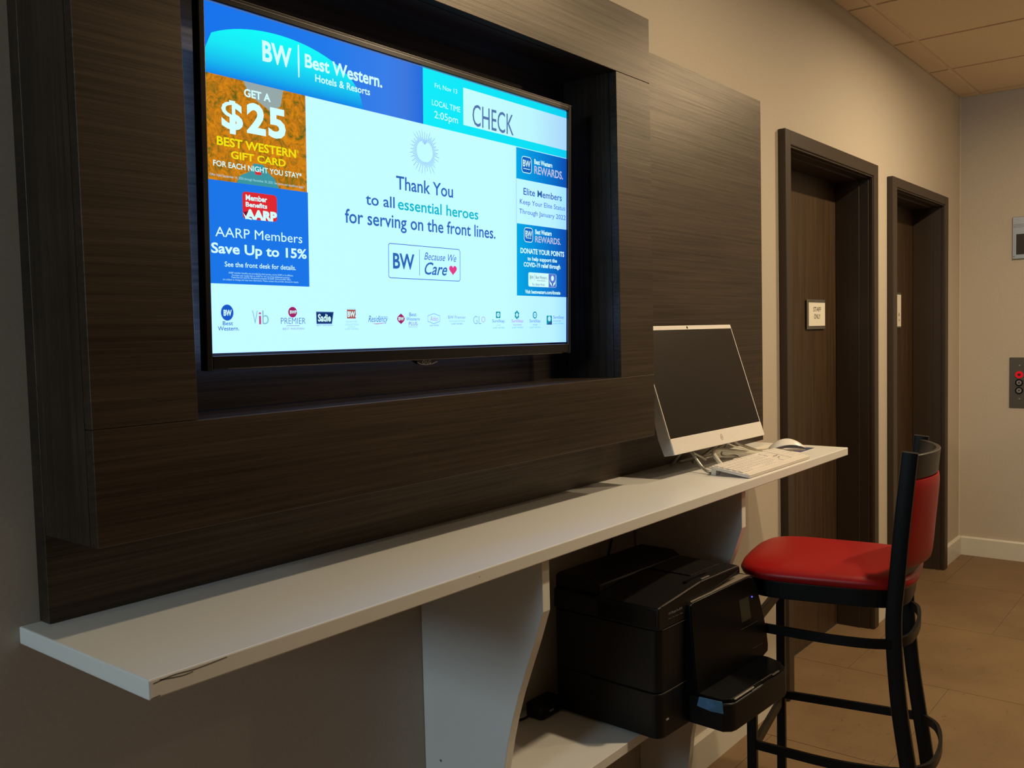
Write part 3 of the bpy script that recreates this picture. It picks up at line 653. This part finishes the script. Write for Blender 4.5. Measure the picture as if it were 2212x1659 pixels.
# ------------------------------------------------------------------ elevator plates on the right wall (plane x = X1)
def mir(mb, fn): return mb
el1 = empty('elevator_indicator', (X1, -.37, 1.767), label='brushed steel elevator floor indicator plate high on the right wall', cat='indicator')
MB().box(X1 - .012, X1 - .0003, -.455, -.283, 1.767, 2.009).build('plate', m_chrome, el1, True, bevel=.002)
MB().box(X1 - .0135, X1 - .0118, -.435, -.303, 1.792, 1.909).build('display_window', mat('smoked_glass', (0.05, 0.042, 0.038), .15), el1, True)
for z in (1.948, 1.956, 1.964): MB().box(X1 - .0128, X1 - .0119, -.452, -.286, z, z + .0014).build('groove', MATS['smoked_glass'], el1, True)
for y in (-.2905, -.4475): MB().cyl((y, 1.782), 0, .0025, X1 - .0132, X1 - .0119, n=12).build('screw', m_dark, el1, True)
el2 = empty('elevator_call_panel', (X1, -.325, .904), label='dark steel elevator call panel with red lit button above up and down buttons', cat='button panel')
MB().box(X1 - .006, X1 - .0003, -.380, -.271, .904, 1.197).build('plate', mat('dark_steel', (0.115, 0.10, 0.075), .4, metal=.5), el2, True, bevel=.0012)
for z, nm in ((1.097, 'r'), (1.051, 'u'), (1.005, 'd')):
    bt = MB().cyl((-.3225, z), 0, .0205, X1 - .012, X1 - .0058, n=28).build('call_button', m_gloss if nm != 'r' else emis('red_lit_ring', lin((200, 20, 30)), 1.0), el2, True, bevel=.001)
    MB().cyl((-.3225, z), 0, .0135 if nm != 'r' else .009, X1 - .0138, X1 - .0119, n=28).build('button_face', mat('button_grey', (0.22, 0.21, 0.22), .4) if nm != 'r' else mat('button_dark_red', (0.10, 0.004, 0.006), .4), bt)
    sy = MB(); c = -.3225
    if nm == 'u': tri = [(c - .007, z - .005), (c + .007, z - .005), (c, z + .008)]
    elif nm == 'd': tri = [(c - .007, z + .005), (c + .007, z + .005), (c, z - .008)]
    else: tri = [(c - .004, z), (c, z - .005), (c + .004, z), (c, z + .005)]
    sy.prism(tri, 0, X1 - .0146, X1 - .0137)
    sy.build('button_symbol', m_ink, bt)
for o in list(bpy.data.objects):
    if o.name.startswith(('button_face', 'button_symbol')) and o.parent and o.parent.name.startswith('call_button'): o.location = -Vector(el2.location)
for z in (1.151, .957): MB().cyl((-.3235, z), 0, .0040, X1 - .0075, X1 - .0058, n=12).build('screw', m_chrome, el2, True)
# ------------------------------------------------------------------ printer (local: x right, y back, z up; origin front left foot)
rz = Matrix.Rotation(R(-3), 3, 'Z')
pt = empty('printer', (1.715, -.354, .5003), rz, 'bulky black all-in-one office printer on the lower desk shelf', 'printer')
def blob(pts, z0, z1, inset=0.0, mi=0, mb=None):
    mb = mb or MB(); mb.prism(pts, 2, z0, z1, mi); return mb
W_ = .452
body = MB()
# side profile of the case: front column, foot and back
body.prism(rrect(0, W_, 0, .300, .022), 2, .006, .108)
body.build('lower_case', m_blackplastic, pt, bevel=.003, smooth=True)
MB().prism(rrect(.0008, W_ - .0008, .0006, .300, .022), 2, .1092, .2500).build('upper_case', m_blackplastic, pt, bevel=.002, smooth=True)
for a in (.03, .40):
    for b_ in (.035, .255): MB().cyl((a, b_), 2, .016, -.0001, .0065, n=16).build('foot', m_blackplastic, pt)
# scanner lid; its front left part carries the feeder plate that tapers to the right
MB().prism(rrect(-.002, W_ + .002, .036, .302, .020, 6), 2, .2515, .2985).build('scanner_lid', m_blackplastic, pt, bevel=.005, seg=3, smooth=True)
MB().box(.113, .436, .0006, .042, .2505, .2835).build('rear_deck', m_blackplastic, pt, bevel=.002)
MB().prism([(-.002, .2515), (.143, .2515), (.156, .258), (.180, .270), (.25, .291), (.364, .3095), (.368, .3165), (.364, .3235), (.175, .3235), (.10, .3150), (.03, .307), (-.002, .303)], 1, -.0022, .168).build('feeder_cover', m_blackplastic, pt, bevel=.0045, seg=3, smooth=True, angle=55)
m_edge = mat('printer_edge', (0.15, 0.125, 0.115), .3)
hp = smoothpath([(.012, -.0020, .3048), (.030, -.0024, .3066), (.080, -.0026, .3120), (.130, -.0026, .3180), (.175, -.0026, .3230)], 6)  # highlight along the lid outline, painted as thin pale strips
MB().sweep(hp, [(-.0010, -.0008), (.0010, -.0008), (.0010, .0008), (-.0010, .0008)]).build('edge_line', m_edge, pt)
MB().sweep(smoothpath([(.178, -.0024, .3232), (.26, -.0024, .3232), (.358, -.0024, .3232)], 6), [(-.0007, -.0006), (.0007, -.0006), (.0007, .0006), (-.0007, .0006)]).build('edge_line', m_edge, pt)
MB().sweep(smoothpath([(.014, .0006, .2508), (.030, -.0006, .2508), (.080, -.0006, .2508), (.140, -.0006, .2508)], 5), [(-.0006, -.0005), (.0006, -.0005), (.0006, .0005), (-.0006, .0005)]).build('edge_line', m_edge, pt)
MB().sweep(smoothpath([(.016, .0006, .1084), (.030, -.0004, .1086), (.080, -.0004, .1086), (.165, -.0004, .1090)], 5), [(-.0006, -.0004), (.0006, -.0004), (.0006, .0004), (-.0006, .0004)]).build('edge_line', m_edge, pt)
MB().prism([(.168, .2987), (.168, .322), (.190, .336), (.288, .336), (.298, .328), (.298, .2987)], 0, .012, .372).build('feeder_tray', m_blackplastic, pt, bevel=.004, smooth=True)
MB().box(.205, .345, .040, .1600, .3236, .3262).build('paper_guide', m_blackplastic, pt, bevel=.001)
MB().box(.150, .250, .020, .0280, .3230, .3252).build('release_groove', m_gloss, pt)
MB().box(.196, .232, .0040, .0095, .3234, .3258).build('release_latch', m_chrome, pt, bevel=.001)
# control panel: glossy face sloping outwards to the foot, right edge curved
def onface(z): return -.0125 - (.290 - z) * .075
out = [(.113, .2835), (.128, .2880), (.394, .2905), (.414, .2850), (.428, .266), (.444, .226), (.459, .176), (.468, .130), (.470, .100), (.466, .084), (.440, .078), (.113, .078)]
n_ = len(out); cpv = [(a, onface(z), z) for a, z in out] + [(a, .003, z) for a, z in out]
MB().add(cpv, [tuple(range(n_)), tuple(range(n_, 2 * n_))[::-1]] + [(i, (i + 1) % n_, n_ + (i + 1) % n_, n_ + i) for i in range(n_)]).build('control_panel', m_gloss, pt, bevel=.0035, seg=3, smooth=True)
MB().add([(.124, -.0085, .2884), (.408, -.0085, .2908), (.398, .016, .2912), (.160, .016, .2892)], [(0, 1, 2, 3)]).build('panel_top_strip', mat('lit_bevel_grey', (0.20, 0.17, 0.13), .38), pt)  # lit look of the panel bevel painted in as a warm pale tone
MB().add([(.336, onface(.244) - .0004, .244), (.384, onface(.244) - .0004, .244), (.390, onface(.188) - .0004, .188), (.342, onface(.188) - .0004, .188)], [(0, 1, 2, 3)]).build('touch_screen', mat('lcd_off', (0.020, 0.022, 0.016), .35), pt)
MB().cyl((.402, .238), 1, .0020, onface(.236) - .0012, onface(.236) + .002, n=12).build('power_light', emis('blue_led', (0.10, 0.10, 1.0), 2.2), pt)
for (x0, x1, z) in ((.335, .424, .172), (.386, .440, .112)):
    MB().add([(x0, onface(z) - .0004, z), (x1, onface(z) - .0004, z), (x1, onface(z) - .0004, z + .0008), (x0, onface(z) - .0004, z + .0008)], [(0, 1, 2, 3)]).build('panel_line', m_edge, pt)
# name print on the lid front
pm = MB(); text(pm, 'HP OfficeJet Pro 8710', .038, .095, .2800, .0052, -.0030, 0, .02); text(pm, 'Print  Fax  Scan  Copy', .038, .098, .2700, .0028, -.0030, 0, 0)
pm.build('model_print', mat('print_grey', (0.20, 0.19, 0.19), .5), pt)
# paper tray
tr = MB()
tr.prism([(.120, .0), (.120, -.088), (.134, -.104), (.150, -.108), (.390, -.108), (.410, -.103), (.428, -.086), (.440, -.045), (.442, .0)], 2, .008, .074)
tr.build('paper_tray', m_blackplastic, pt, bevel=.005, seg=3, smooth=True)
MB().prism([(.124, -.002), (.124, -.085), (.138, -.101), (.386, -.104), (.420, -.084), (.434, -.045), (.436, -.002)], 2, .0742, .0822).build('output_tray', m_gloss, pt, bevel=.0025)
for (a_, b_, c_, d_) in ((.146, .236, .0785, .0820), (.332, .366, .0785, .0815)): MB().box(a_, b_, -.1065, -.1010, c_, d_).build('tray_highlight', m_chrome, pt, bevel=.0008)  # highlights on the tray's top edge, built as short bright strips
MB().box(.276, .330, -.1035, -.1020, .0823, .0832).build('tray_highlight', m_edge, pt)
MB().box(.0265, .0355, -.0016, .0004, .044, .0475).build('usb_mark', mat('print_pale', (0.35, 0.36, 0.30), .5), pt)
bt = empty('painters_tape', (1.83, -.43, .56), label='torn strip of blue tape on the left side of the printer tray', cat='tape')
def PL(a, b_, z): return Vector((1.715, -.354, .5003)) + rz @ Vector((a, b_, z))
mbt = MB(); P4 = [(-.030, .076), (-.088, .079), (-.091, .053), (-.060, .050), (-.024, .054)]
vs_ = [PL(.1190, b_, z) for b_, z in P4] + [PL(.1183, b_, z) for b_, z in P4]
mbt.add(vs_, [(0, 1, 2, 3, 4), (5, 6, 7, 8, 9)] + [(i, (i + 1) % 5, 5 + (i + 1) % 5, 5 + i) for i in range(5)])
mbt.build('tape_strip', mat('blue_tape', (0.075, 0.19, 0.36), .7, noise=((90, 90, 90), .15, 3)), bt, True)
mbt = MB(); P4 = [(-.064, .0775), (-.0885, .0787), (-.0915, .0527), (-.052, .0512), (-.074, .064)]
mbt.add([PL(.1179, b_, z) for b_, z in P4] + [PL(.1172, b_, z) for b_, z in P4], [(0, 1, 2, 3, 4), (5, 6, 7, 8, 9)] + [(i, (i + 1) % 5, 5 + (i + 1) % 5, 5 + i) for i in range(5)])
mbt.build('tape_overlap', mat('blue_tape_shade', (0.055, 0.15, 0.26), .7), bt, True)

# cords behind the printer
c1 = MB().tube(smoothpath([(2.10, -.022, .9895), (2.08, -.030, .93), (2.03, -.035, .86), (2.00, -.030, .74), (2.01, -.024, .60)], 6), .0035)
adopt(c1.build('power_cord', m_blackplastic, smooth=True), pt)
c2 = MB().tube(smoothpath([(2.155, -.015, .9895), (2.160, -.022, .93), (2.165, -.022, .87), (2.170, -.022, .78), (2.15, -.02, .66)], 6), .0028)
adopt(c2.build('network_cable', mat('grey_cable', (0.22, 0.23, 0.23), .5), smooth=True), pt)
ad = empty('power_adapter', (1.70, -.045, .5003), label='black power adapter lying on the shelf left of the printer', cat='adapter')
MB().prism(rrect(1.655, 1.745, -.075, -.022, .012), 2, .5003, .535).build('adapter_body', m_blackplastic, ad, True, bevel=.006, seg=3, smooth=True)
MB().box(1.684, 1.700, -.0756, -.0745, .514, .5185).build('adapter_highlight', mat('highlight_grey', (.35, .35, .36), .5), ad, True)  # small highlight on the adapter, painted as a pale patch
MB().tube(smoothpath([(1.655, -.045, .515), (1.63, -.04, .508), (1.60, -.02, .505), (1.575, -.014, .505)], 5), .003).build('adapter_cord', m_blackplastic, ad, True, smooth=True)

# ------------------------------------------------------------------ all-in-one computer (local: x right, y away from the face, z up the face; origin lower left of the face)
CW, CH = .530, .358
cy, sy = math.cos(-.035), math.sin(-.035); cu = Vector((cy, sy, 0)); cn = Vector((sy, -cy, 0)); tt = .316
cv = Vector((0, 0, 1)) * math.cos(tt) - cn * math.sin(tt); cn2 = cn * math.cos(tt) + Vector((0, 0, 1)) * math.sin(tt)
rc = Matrix(((cu.x, -cn2.x, cv.x), (cu.y, -cn2.y, cv.y), (cu.z, -cn2.z, cv.z)))
pc = empty('all_in_one_computer', (2.1115, -.180, 1.0805), rc, 'white all-in-one desktop computer with dark screen tilted back on thin legs', 'computer')
MB().prism([(0, .0), (.014, 0), (.020, .10), (.012, .352), (.0025, CH), (0, CH)], 0, 0, CW).build('rear_shell', m_silver, pc, bevel=.0015, smooth=True) if False else None
MB().prism([(.0012, .0), (.030, .004), (.034, .05), (.012, .352), (.004, CH), (.0012, CH)], 0, .0005, CW - .0005).build('housing', mat('silver_back', (0.44, 0.42, 0.42), .45), pc, bevel=.0012)
MB().prism(rrect(0, CW, 0, .0435, .004), 1, -.0035, .001).build('chin', m_chin, pc, bevel=.001)
MB().prism(rrect(0, CW, CH - .0125, CH, .002), 1, -.0025, .001).build('top_bezel', m_chin, pc, bevel=.0006)
MB().box(0, .0025, -.0025, .001, .0440, CH - .0130).build('side_bezel', m_chin, pc); MB().box(CW - .0030, CW, -.0025, .001, .0440, CH - .0130).build('side_bezel', m_chin, pc)
MB().box(.0028, CW - .0033, -.0020, .001, .0440, CH - .0130).build('display_panel', mat('display_off', (0.011, 0.008, 0.006), .36, spec=.14), pc)
cm = MB().cyl((.262, CH - .0065), 1, .0036, -.0032, -.0022, n=16); cm.build('camera', m_gloss, pc)
lgm = MB(); cc = (.268, .0215); rr = .0085
ptsm = [(cc[0] + rr * .78 * math.cos(a * math.pi / 14), cc[1] + rr * math.sin(a * math.pi / 14)) for a in range(28)]
lgm.add([(x, -.0038, z) for x, z in ptsm] + [(cc[0] + (x - cc[0]) * .86, -.0038, cc[1] + (z - cc[1]) * .86) for x, z in ptsm], [(i, (i + 1) % 28, 28 + (i + 1) % 28, 28 + i) for i in range(28)])
text(lgm, 'hp', cc[0] - .0040, cc[0] + .0040, cc[1] - .0026, .0068, -.0038, 0, -.01, .2)
lgm.build('maker_mark', mat('logo_brown', (0.24, 0.20, 0.16), .4), pc)
sm = MB()
for k in range(14): sm.box(.3400 + .0008 * k, .3403 + .0008 * k, -.00215, -.0020, .0735, .0741 + .0001 * (k % 3))
sm.build('screen_scratch', mat('scratch', (.18, .15, .12), .5), pc)
# stand: bent flat bars (world coordinates turned into the computer frame)
inv = (Matrix.Translation(pc.matrix_world.translation if False else Vector((2.1115, -.180, 1.0805))) @ rc.to_4x4()).inverted()
def W(p): return inv @ Vector(p)
st = DZ
def leg(name, pts, wd=.0045, th=.0045, m=None):
    pp = smoothpath(pts, 6); mb = MB().sweep([W(p) for p in pp], [(wd * math.cos(k * math.pi / 5), th * math.sin(k * math.pi / 5)) for k in range(10)])
    return mb.build(name, m or m_stand, pc, smooth=True)
m_stand = mat('stand_metal', (0.40, 0.37, 0.31), .35, metal=.5)
leg('stand_leg', [(2.255, -.150, 1.078), (2.256, -.165, 1.058), (2.253, -.190, 1.031), (2.245, -.212, st + .0062), (2.262, -.222, st + .0046), (2.290, -.224, st + .0046)], .0042, .0042)
leg('stand_leg', [(2.255, -.130, 1.085), (2.270, -.110, 1.060), (2.290, -.082, 1.034), (2.300, -.066, st + .0062)], .0042, .0042)
leg('stand_leg', [(2.500, -.165, 1.080), (2.540, -.165, 1.062), (2.620, -.168, 1.040), (2.690, -.170, st + .0062)], .0042, .0042)
leg('stand_leg', [(2.500, -.140, 1.085), (2.470, -.120, 1.060), (2.420, -.100, 1.034), (2.390, -.088, st + .0062)], .0048, .0048)
leg('stand_bar', [(2.256, -.150, 1.072), (2.300, -.145, 1.060), (2.345, -.140, 1.045), (2.375, -.136, 1.034)], .0042, .0042)
leg('stand_bar', [(2.250, -.146, 1.086), (2.330, -.143, 1.082), (2.420, -.143, 1.082), (2.505, -.150, 1.086)], .006, .004)

# cables round the computer
def cable(name, pts, r, m, owner): return adopt(MB().tube(smoothpath(pts, 8), r, 8).build(name, m, smooth=True), owner)
cable('power_cable', [(2.56, -.120, 1.085), (2.53, -.118, 1.062), (2.49, -.112, 1.045), (2.520, -.088, 1.028), (2.60, -.064, 1.0215), (2.50, -.052, 1.0208), (2.38, -.050, 1.0206)], .0040, m_cream, pc)
cable('signal_cable', [(2.48, -.160, 1.075), (2.50, -.130, 1.045), (2.55, -.105, 1.0235), (2.60, -.120, 1.0192), (2.565, -.150, 1.0195), (2.50, -.165, 1.022)], .0022, m_cream, pc)

# flyer under the mouse
fy = empty('flyer', (2.785, -.18, st), label='printed flyer with white, orange and dark blue areas lying under the mouse', cat='paper')
MB().box(2.684, 2.893, -.264, -.096, st + .0002, st + .0010).build('sheet', m_paper, fy, True)
pr_ = MB(); z = st + .0012
def quad(pts, mi): pr_.add([(x, y, z) for x, y in pts], [(0, 1, 2, 3)], mi)
quad([(2.770, -.2635), (2.8925, -.2635), (2.8925, -.150), (2.800, -.190)], 0); quad([(2.690, -.200), (2.735, -.225), (2.760, -.200), (2.722, -.172)], 1)
for k in range(11):
    x = 2.700 + k * .012; pr_.add([(x, -.1420 + .002 * (k % 2), z), (x + .008, -.1420, z), (x + .008, -.136, z), (x, -.136, z)], [(0, 1, 2, 3)], 2)
pr_.build('print', [mat('flyer_blue', (0.050, 0.065, 0.20), .45), mat('flyer_orange', (0.75, 0.28, 0.08), .5), m_ink], fy, True)

# mouse (origin at its centre, x towards the cable end)
ma_ = math.atan2(.095, -.080)
ms = empty('computer_mouse', (2.800, -.208, st + .0012), Matrix.Rotation(ma_, 3, 'Z'), 'white wired mouse on the flyer beside the keyboard', 'mouse')
def shell(z0, zt, sc, name, m, n=28, rings=9):
    mb = MB(); vs = []
    for j in range(rings + 1):
        t = j / rings; rr_ = math.cos(t * math.pi / 2) ** .75 if j < rings else 0; zz = z0 + (zt - z0) * math.sin(t * math.pi / 2)
        for i in range(n):
            A = 2 * math.pi * i / n; c, s = math.cos(A), math.sin(A)
            x = .060 * sc * math.copysign(abs(c) ** .8, c) * rr_; y = .031 * sc * math.copysign(abs(s) ** .8, s) * rr_
            vs.append((x, y, z0 + (zz - z0)))
    fs = [(j * n + i, j * n + (i + 1) % n, (j + 1) * n + (i + 1) % n, (j + 1) * n + i) for j in range(rings) for i in range(n)] + [tuple(range(n))[::-1]]
    return mb.add(vs, fs).build(name, m, ms, smooth=True, angle=70)
shell(.0002, .018, .95, 'base', mat('mouse_grey', (0.33, 0.28, 0.25), .3))
# arched white top shell with lifted sides
tb = MB(); NN, MM = 20, 12; vs = []
for i in range(NN + 1):
    u_ = i / NN; x = -.060 + .120 * u_; arch = math.sin(math.pi * u_) ** .8
    for j in range(MM + 1):
        v_ = -1 + 2 * j / MM; wy = .0315 * (1 - abs(2 * u_ - 1) ** 3.2) ** .5; y = v_ * wy
        vs.append((x, y, .004 + .033 * arch - .016 * arch * abs(v_) ** 2.4))
nb = len(vs); vs += [(a[0] * .985, a[1] * .96, a[2] - .002) for a in vs]
fs = [(i * (MM + 1) + j, (i + 1) * (MM + 1) + j, (i + 1) * (MM + 1) + j + 1, i * (MM + 1) + j + 1) for i in range(NN) for j in range(MM)]
fs2 = [tuple(nb + k for k in reversed(f)) for f in fs]
tb.add(vs, fs + fs2).build('top_shell', mat('mouse_white', (0.80, 0.77, 0.72), .3), ms, smooth=True, angle=60)

# keyboard
kb = empty('keyboard', (2.225, -.338, st), label='slim white keyboard at the front edge of the desk below the computer', cat='keyboard')
KA = math.atan2(.0165, .112)
def KM(p): # tilt about the front edge
    x, y, z = p; return (2.227 + x, -.338 + y * math.cos(KA) - z * math.sin(KA), st + .0012 + y * math.sin(KA) + z * math.cos(KA))
def kbox(mb, x0, x1, y0, y1, z0, z1, mi=0):
    a = MB().box(x0, x1, y0, y1, z0, z1); mb.add([KM(v) for v in a.v], a.f, mi)
m_kb = mat('keyboard_white', (0.78, 0.72, 0.66), .42)
k_ = MB(); a = MB().prism(rrect(0, .426, 0, .113, .005), 2, 0, .0085); k_.add([KM(v) for v in a.v], a.f); k_.build('case', m_kb, kb, True, bevel=.0012)
ks = MB(); rows = [(.006, .010), (.022, .0175), (.0395, .0155), (.055, .0155), (.0705, .0155), (.0860, .0155), (.1015, .0085)]
for ri, (yb, hh) in enumerate(rows[:-1] + [(.1015, .0085)]):
    if ri == 0: continue
    x = .008; ws = [.0165] * 14 if ri not in (1,) else [.0205, .0165, .0165, .092, .0165, .0165, .0165, .0165]
    for w_ in ws:
        if x + w_ > .272: break
        kbox(ks, x + .0008, x + w_ - .0008, yb + .0006, yb + hh - .0010, .0085, .0105); x += w_ + .0018
    for x in (.280, .2965, .313):
        if ri in (1, 5, 4): kbox(ks, x, x + .0150, yb + .0006, yb + hh - .0010, .0085, .0105)
    for x in (.336, .3525, .369, .3855, .402):
        if x < .41: kbox(ks, x, x + .0150, yb + .0006, yb + hh - .0010, .0085, .0105)
ko = ks.build('keys', mat('key_white', (0.80, 0.745, 0.69), .45), kb, True); ko['kind'] = 'stuff'
m_slot = mat('slot_grey', (.16, .14, .12), .6)
for y in (.012, .030, .048, .066, .084, .100):
    sl = MB(); kbox(sl, .0035, .0062, y - .0055, y + .0045, .0085, .0088); sl.build('key_slot', m_slot, kb, True)
for x, y in ((.296, .060), (.312, .060), (.296, .046)):
    sl = MB(); kbox(sl, x, x + .012, y, y + .0025, .0105, .0108); sl.build('key_slot', m_slot, kb, True)
for x in (.004, .398):
    a = MB(); a.box(2.227 + x, 2.227 + x + .024, -.240, -.226, st + .0002, st + .0150); a.build('rear_foot', m_kb, kb, True, bevel=.001)

# ------------------------------------------------------------------ bar stool (local: x along its width, y towards its back, z up; origin on the floor under the near front leg)
al = R(10.7); su = Vector((math.cos(al), math.sin(al), 0)); sb = Vector((math.sin(al), -math.cos(al), 0))
# right-handed frame: x = -su? keep x = su, y = sb needs z down, so mirror x
rs = Matrix(((sb.x, su.x, 0), (sb.y, su.y, 0), (0, 0, 1)))      # x = to the back, y = across, z = up
stool = empty('bar_stool', (2.2, -.352, 0), rs, 'black metal bar stool with red vinyl seat and back, facing the desk', 'stool')
SWD = .36
rect = lambda a, b_: [(-a, -b_), (a, -b_), (a, b_), (-a, b_)]
def rp(a, b_, r=.004): return rrect(-a, a, -b_, b_, r, 2)
# front legs
for u_ in (0, SWD):
    MB().sweep([(0, u_, 0.004), (0, u_, .715)], rp(.0125, .0125), upv=(1, 0, 0)).build('leg', m_blackmetal, stool)
    MB().cyl((0, u_), 2, .016, 0, .006, n=16).build('foot_cap', m_blackmetal, stool)
# rear legs running up into the back posts, bowed
bow = [(.415, .004), (.395, .20), (.374, .347), (.357, .472), (.3465, .60), (.344, .70), (.352, .80), (.362, .92), (.372, 1.02), (.3805, 1.105)]
for u_ in (0, SWD):
    pp = smoothpath([(t, u_, z) for t, z in bow], 5)
    MB().sweep(pp, rp(.0185, .0125), upv=lambda s_: (0, 1, 0)).build('back_leg', m_blackmetal, stool, smooth=True)
    MB().cyl((.416, u_), 2, .018, 0, .006, n=16).build('foot_cap', m_blackmetal, stool)
# rings of stretchers
flat = [(-.0045, -.0115), (.0045, -.0115), (.0045, .0115), (-.0045, .0115)]
for z in (.3205, .6365):
    for sg, u_ in ((-1, 0), (1, SWD)):
        e_ = .375 if z < .5 else .345
        pp = smoothpath([(.006, u_ + sg * .004, z), (.10, u_ + sg * .018, z), (.20, u_ + sg * .030, z), (.29, u_ + sg * .026, z), (e_, u_ + sg * .006, z)], 6)
        if sg > 0 and z < .5: pp = [Vector((t / 10 * e_, u_, z)) for t in range(11)]
        MB().sweep(pp, flat).build('side_stretcher', m_blackmetal, stool, smooth=True)
    e_ = .380 if z < .5 else .350
    dd = .058 if z < .5 else .036
    pp = smoothpath([(e_, .004, z), (e_ + dd * .75, .06, z), (e_ + dd, SWD / 2, z), (e_ + dd * .75, SWD - .06, z), (e_, SWD - .004, z)], 7)
    MB().sweep(pp, flat).build('back_stretcher', m_blackmetal, stool, smooth=True)
    MB().box(-.006, .006, .010, SWD - .010, z - (.030 if z < .5 else .016), z - (.002 if z < .5 else -.014)).build('front_stretcher', m_blackmetal, stool, bevel=.001)
# seat frame and cushion
def seat_outline(g, n=64):
    out = []
    for i in range(n):
        A = 2 * math.pi * i / n; c, s = math.cos(A), math.sin(A); e = .42
        x = .174 + (.208 + g) * math.copysign(abs(c) ** e, c); y = SWD / 2 + (.206 + g) * math.copysign(abs(s) ** e, s)
        k = 1 + .05 * ((.168 - x) / .22)          # a little wider to the front
        x += (.012 if c > 0 else -.012) * (1 - abs((y - SWD / 2) / .21) ** 2)
        out.append((x, SWD / 2 + (y - SWD / 2) * k))
    return out
MB().prism(seat_outline(-.016), 2, .718, .762).build('seat_frame', m_blackmetal, stool, bevel=.002)
cu_ = MB(); lv = [(-.014, .7625), (-.003, .768), (.001, .778), (-.004, .789), (-.018, .797), (-.045, .803), (-.085, .807), (-.13, .809), (-.18, .810)]
vs = []
for g, z in lv: vs += [(x, y, z) for x, y in seat_outline(g)]
n = 64; fs = [(j * n + i, j * n + (i + 1) % n, (j + 1) * n + (i + 1) % n, (j + 1) * n + i) for j in range(len(lv) - 1) for i in range(n)] + [tuple(range(n))[::-1], tuple((len(lv) - 1) * n + i for i in range(n))]
cu_.add(vs, fs).build('seat_cushion', m_red, stool, smooth=True, angle=80)
# curved back: rail, padded pad, lower rail
def backarc(z, d, off=0.0, n=18, u0=.010, u1=SWD - .010):
    bt_ = [b_ for b_ in bow]; t0 = None
    for (ta, za), (tb_, zb) in zip(bow, bow[1:]):
        if za <= z <= zb: t0 = ta + (tb_ - ta) * (z - za) / (zb - za)
    return [(t0 + off + d * math.sin(math.pi * k / n) ** .8, u0 + (u1 - u0) * k / n, z) for k in range(n + 1)]
def band(zs, d, th, name, m, bulge=0.0, bevel=.002):
    mb = MB(); rows_o = []; rows_i = []; L = len(zs)
    for k, z in enumerate(zs):
        bb_ = bulge * math.sin(math.pi * (k + .5) / L) ** .5
        rows_o.append(backarc(z, d, th / 2 + bb_)); rows_i.append(backarc(z, d, -th / 2 - bb_ * .8))
    m_ = len(rows_o[0]); vs = [p for r_ in rows_o for p in r_] + [p for r_ in rows_i for p in r_]; o_ = L * m_
    fs = []
    for a in range(L - 1):
        for b_ in range(m_ - 1):
            fs.append((a * m_ + b_, a * m_ + b_ + 1, (a + 1) * m_ + b_ + 1, (a + 1) * m_ + b_)); fs.append((o_ + a * m_ + b_, o_ + (a + 1) * m_ + b_, o_ + (a + 1) * m_ + b_ + 1, o_ + a * m_ + b_ + 1))
    for b_ in range(m_ - 1): fs += [(b_, o_ + b_, o_ + b_ + 1, b_ + 1), ((L - 1) * m_ + b_, (L - 1) * m_ + b_ + 1, o_ + (L - 1) * m_ + b_ + 1, o_ + (L - 1) * m_ + b_)]
    for a in range(L - 1): fs += [(a * m_, (a + 1) * m_, o_ + (a + 1) * m_, o_ + a * m_), (a * m_ + m_ - 1, o_ + a * m_ + m_ - 1, o_ + (a + 1) * m_ + m_ - 1, (a + 1) * m_ + m_ - 1)]
    return mb.add(vs, fs).build(name, m, stool, smooth=True, bevel=bevel)
m_rail = mat('rail_metal', (0.030, 0.026, 0.020), 0.38)
band([1.036, 1.05, 1.07, 1.096], .052, .012, 'top_rail', m_rail)
band([.818, .822, .834, .86, .92, .98, 1.01, 1.024, 1.0335], .048, .016, 'back_pad', m_red, bulge=.009, bevel=0)
band([.796, .806, .8165], .034, .012, 'lower_rail', m_rail)

cable('keyboard_cable', [(2.335, -.206, 1.0310), (2.340, -.190, 1.045), (2.370, -.165, 1.058), (2.430, -.150, 1.058), (2.500, -.152, 1.047), (2.575, -.168, 1.034), (2.640, -.190, 1.024)], .0058, m_cream, kb)
cable('mouse_cable', [(2.757, -.157, 1.0215), (2.735, -.120, 1.020), (2.70, -.085, 1.030), (2.66, -.070, 1.046), (2.60, -.085, 1.066), (2.55, -.105, 1.082)], .0020, m_cream, ms)
bpy.context.view_layer.update()
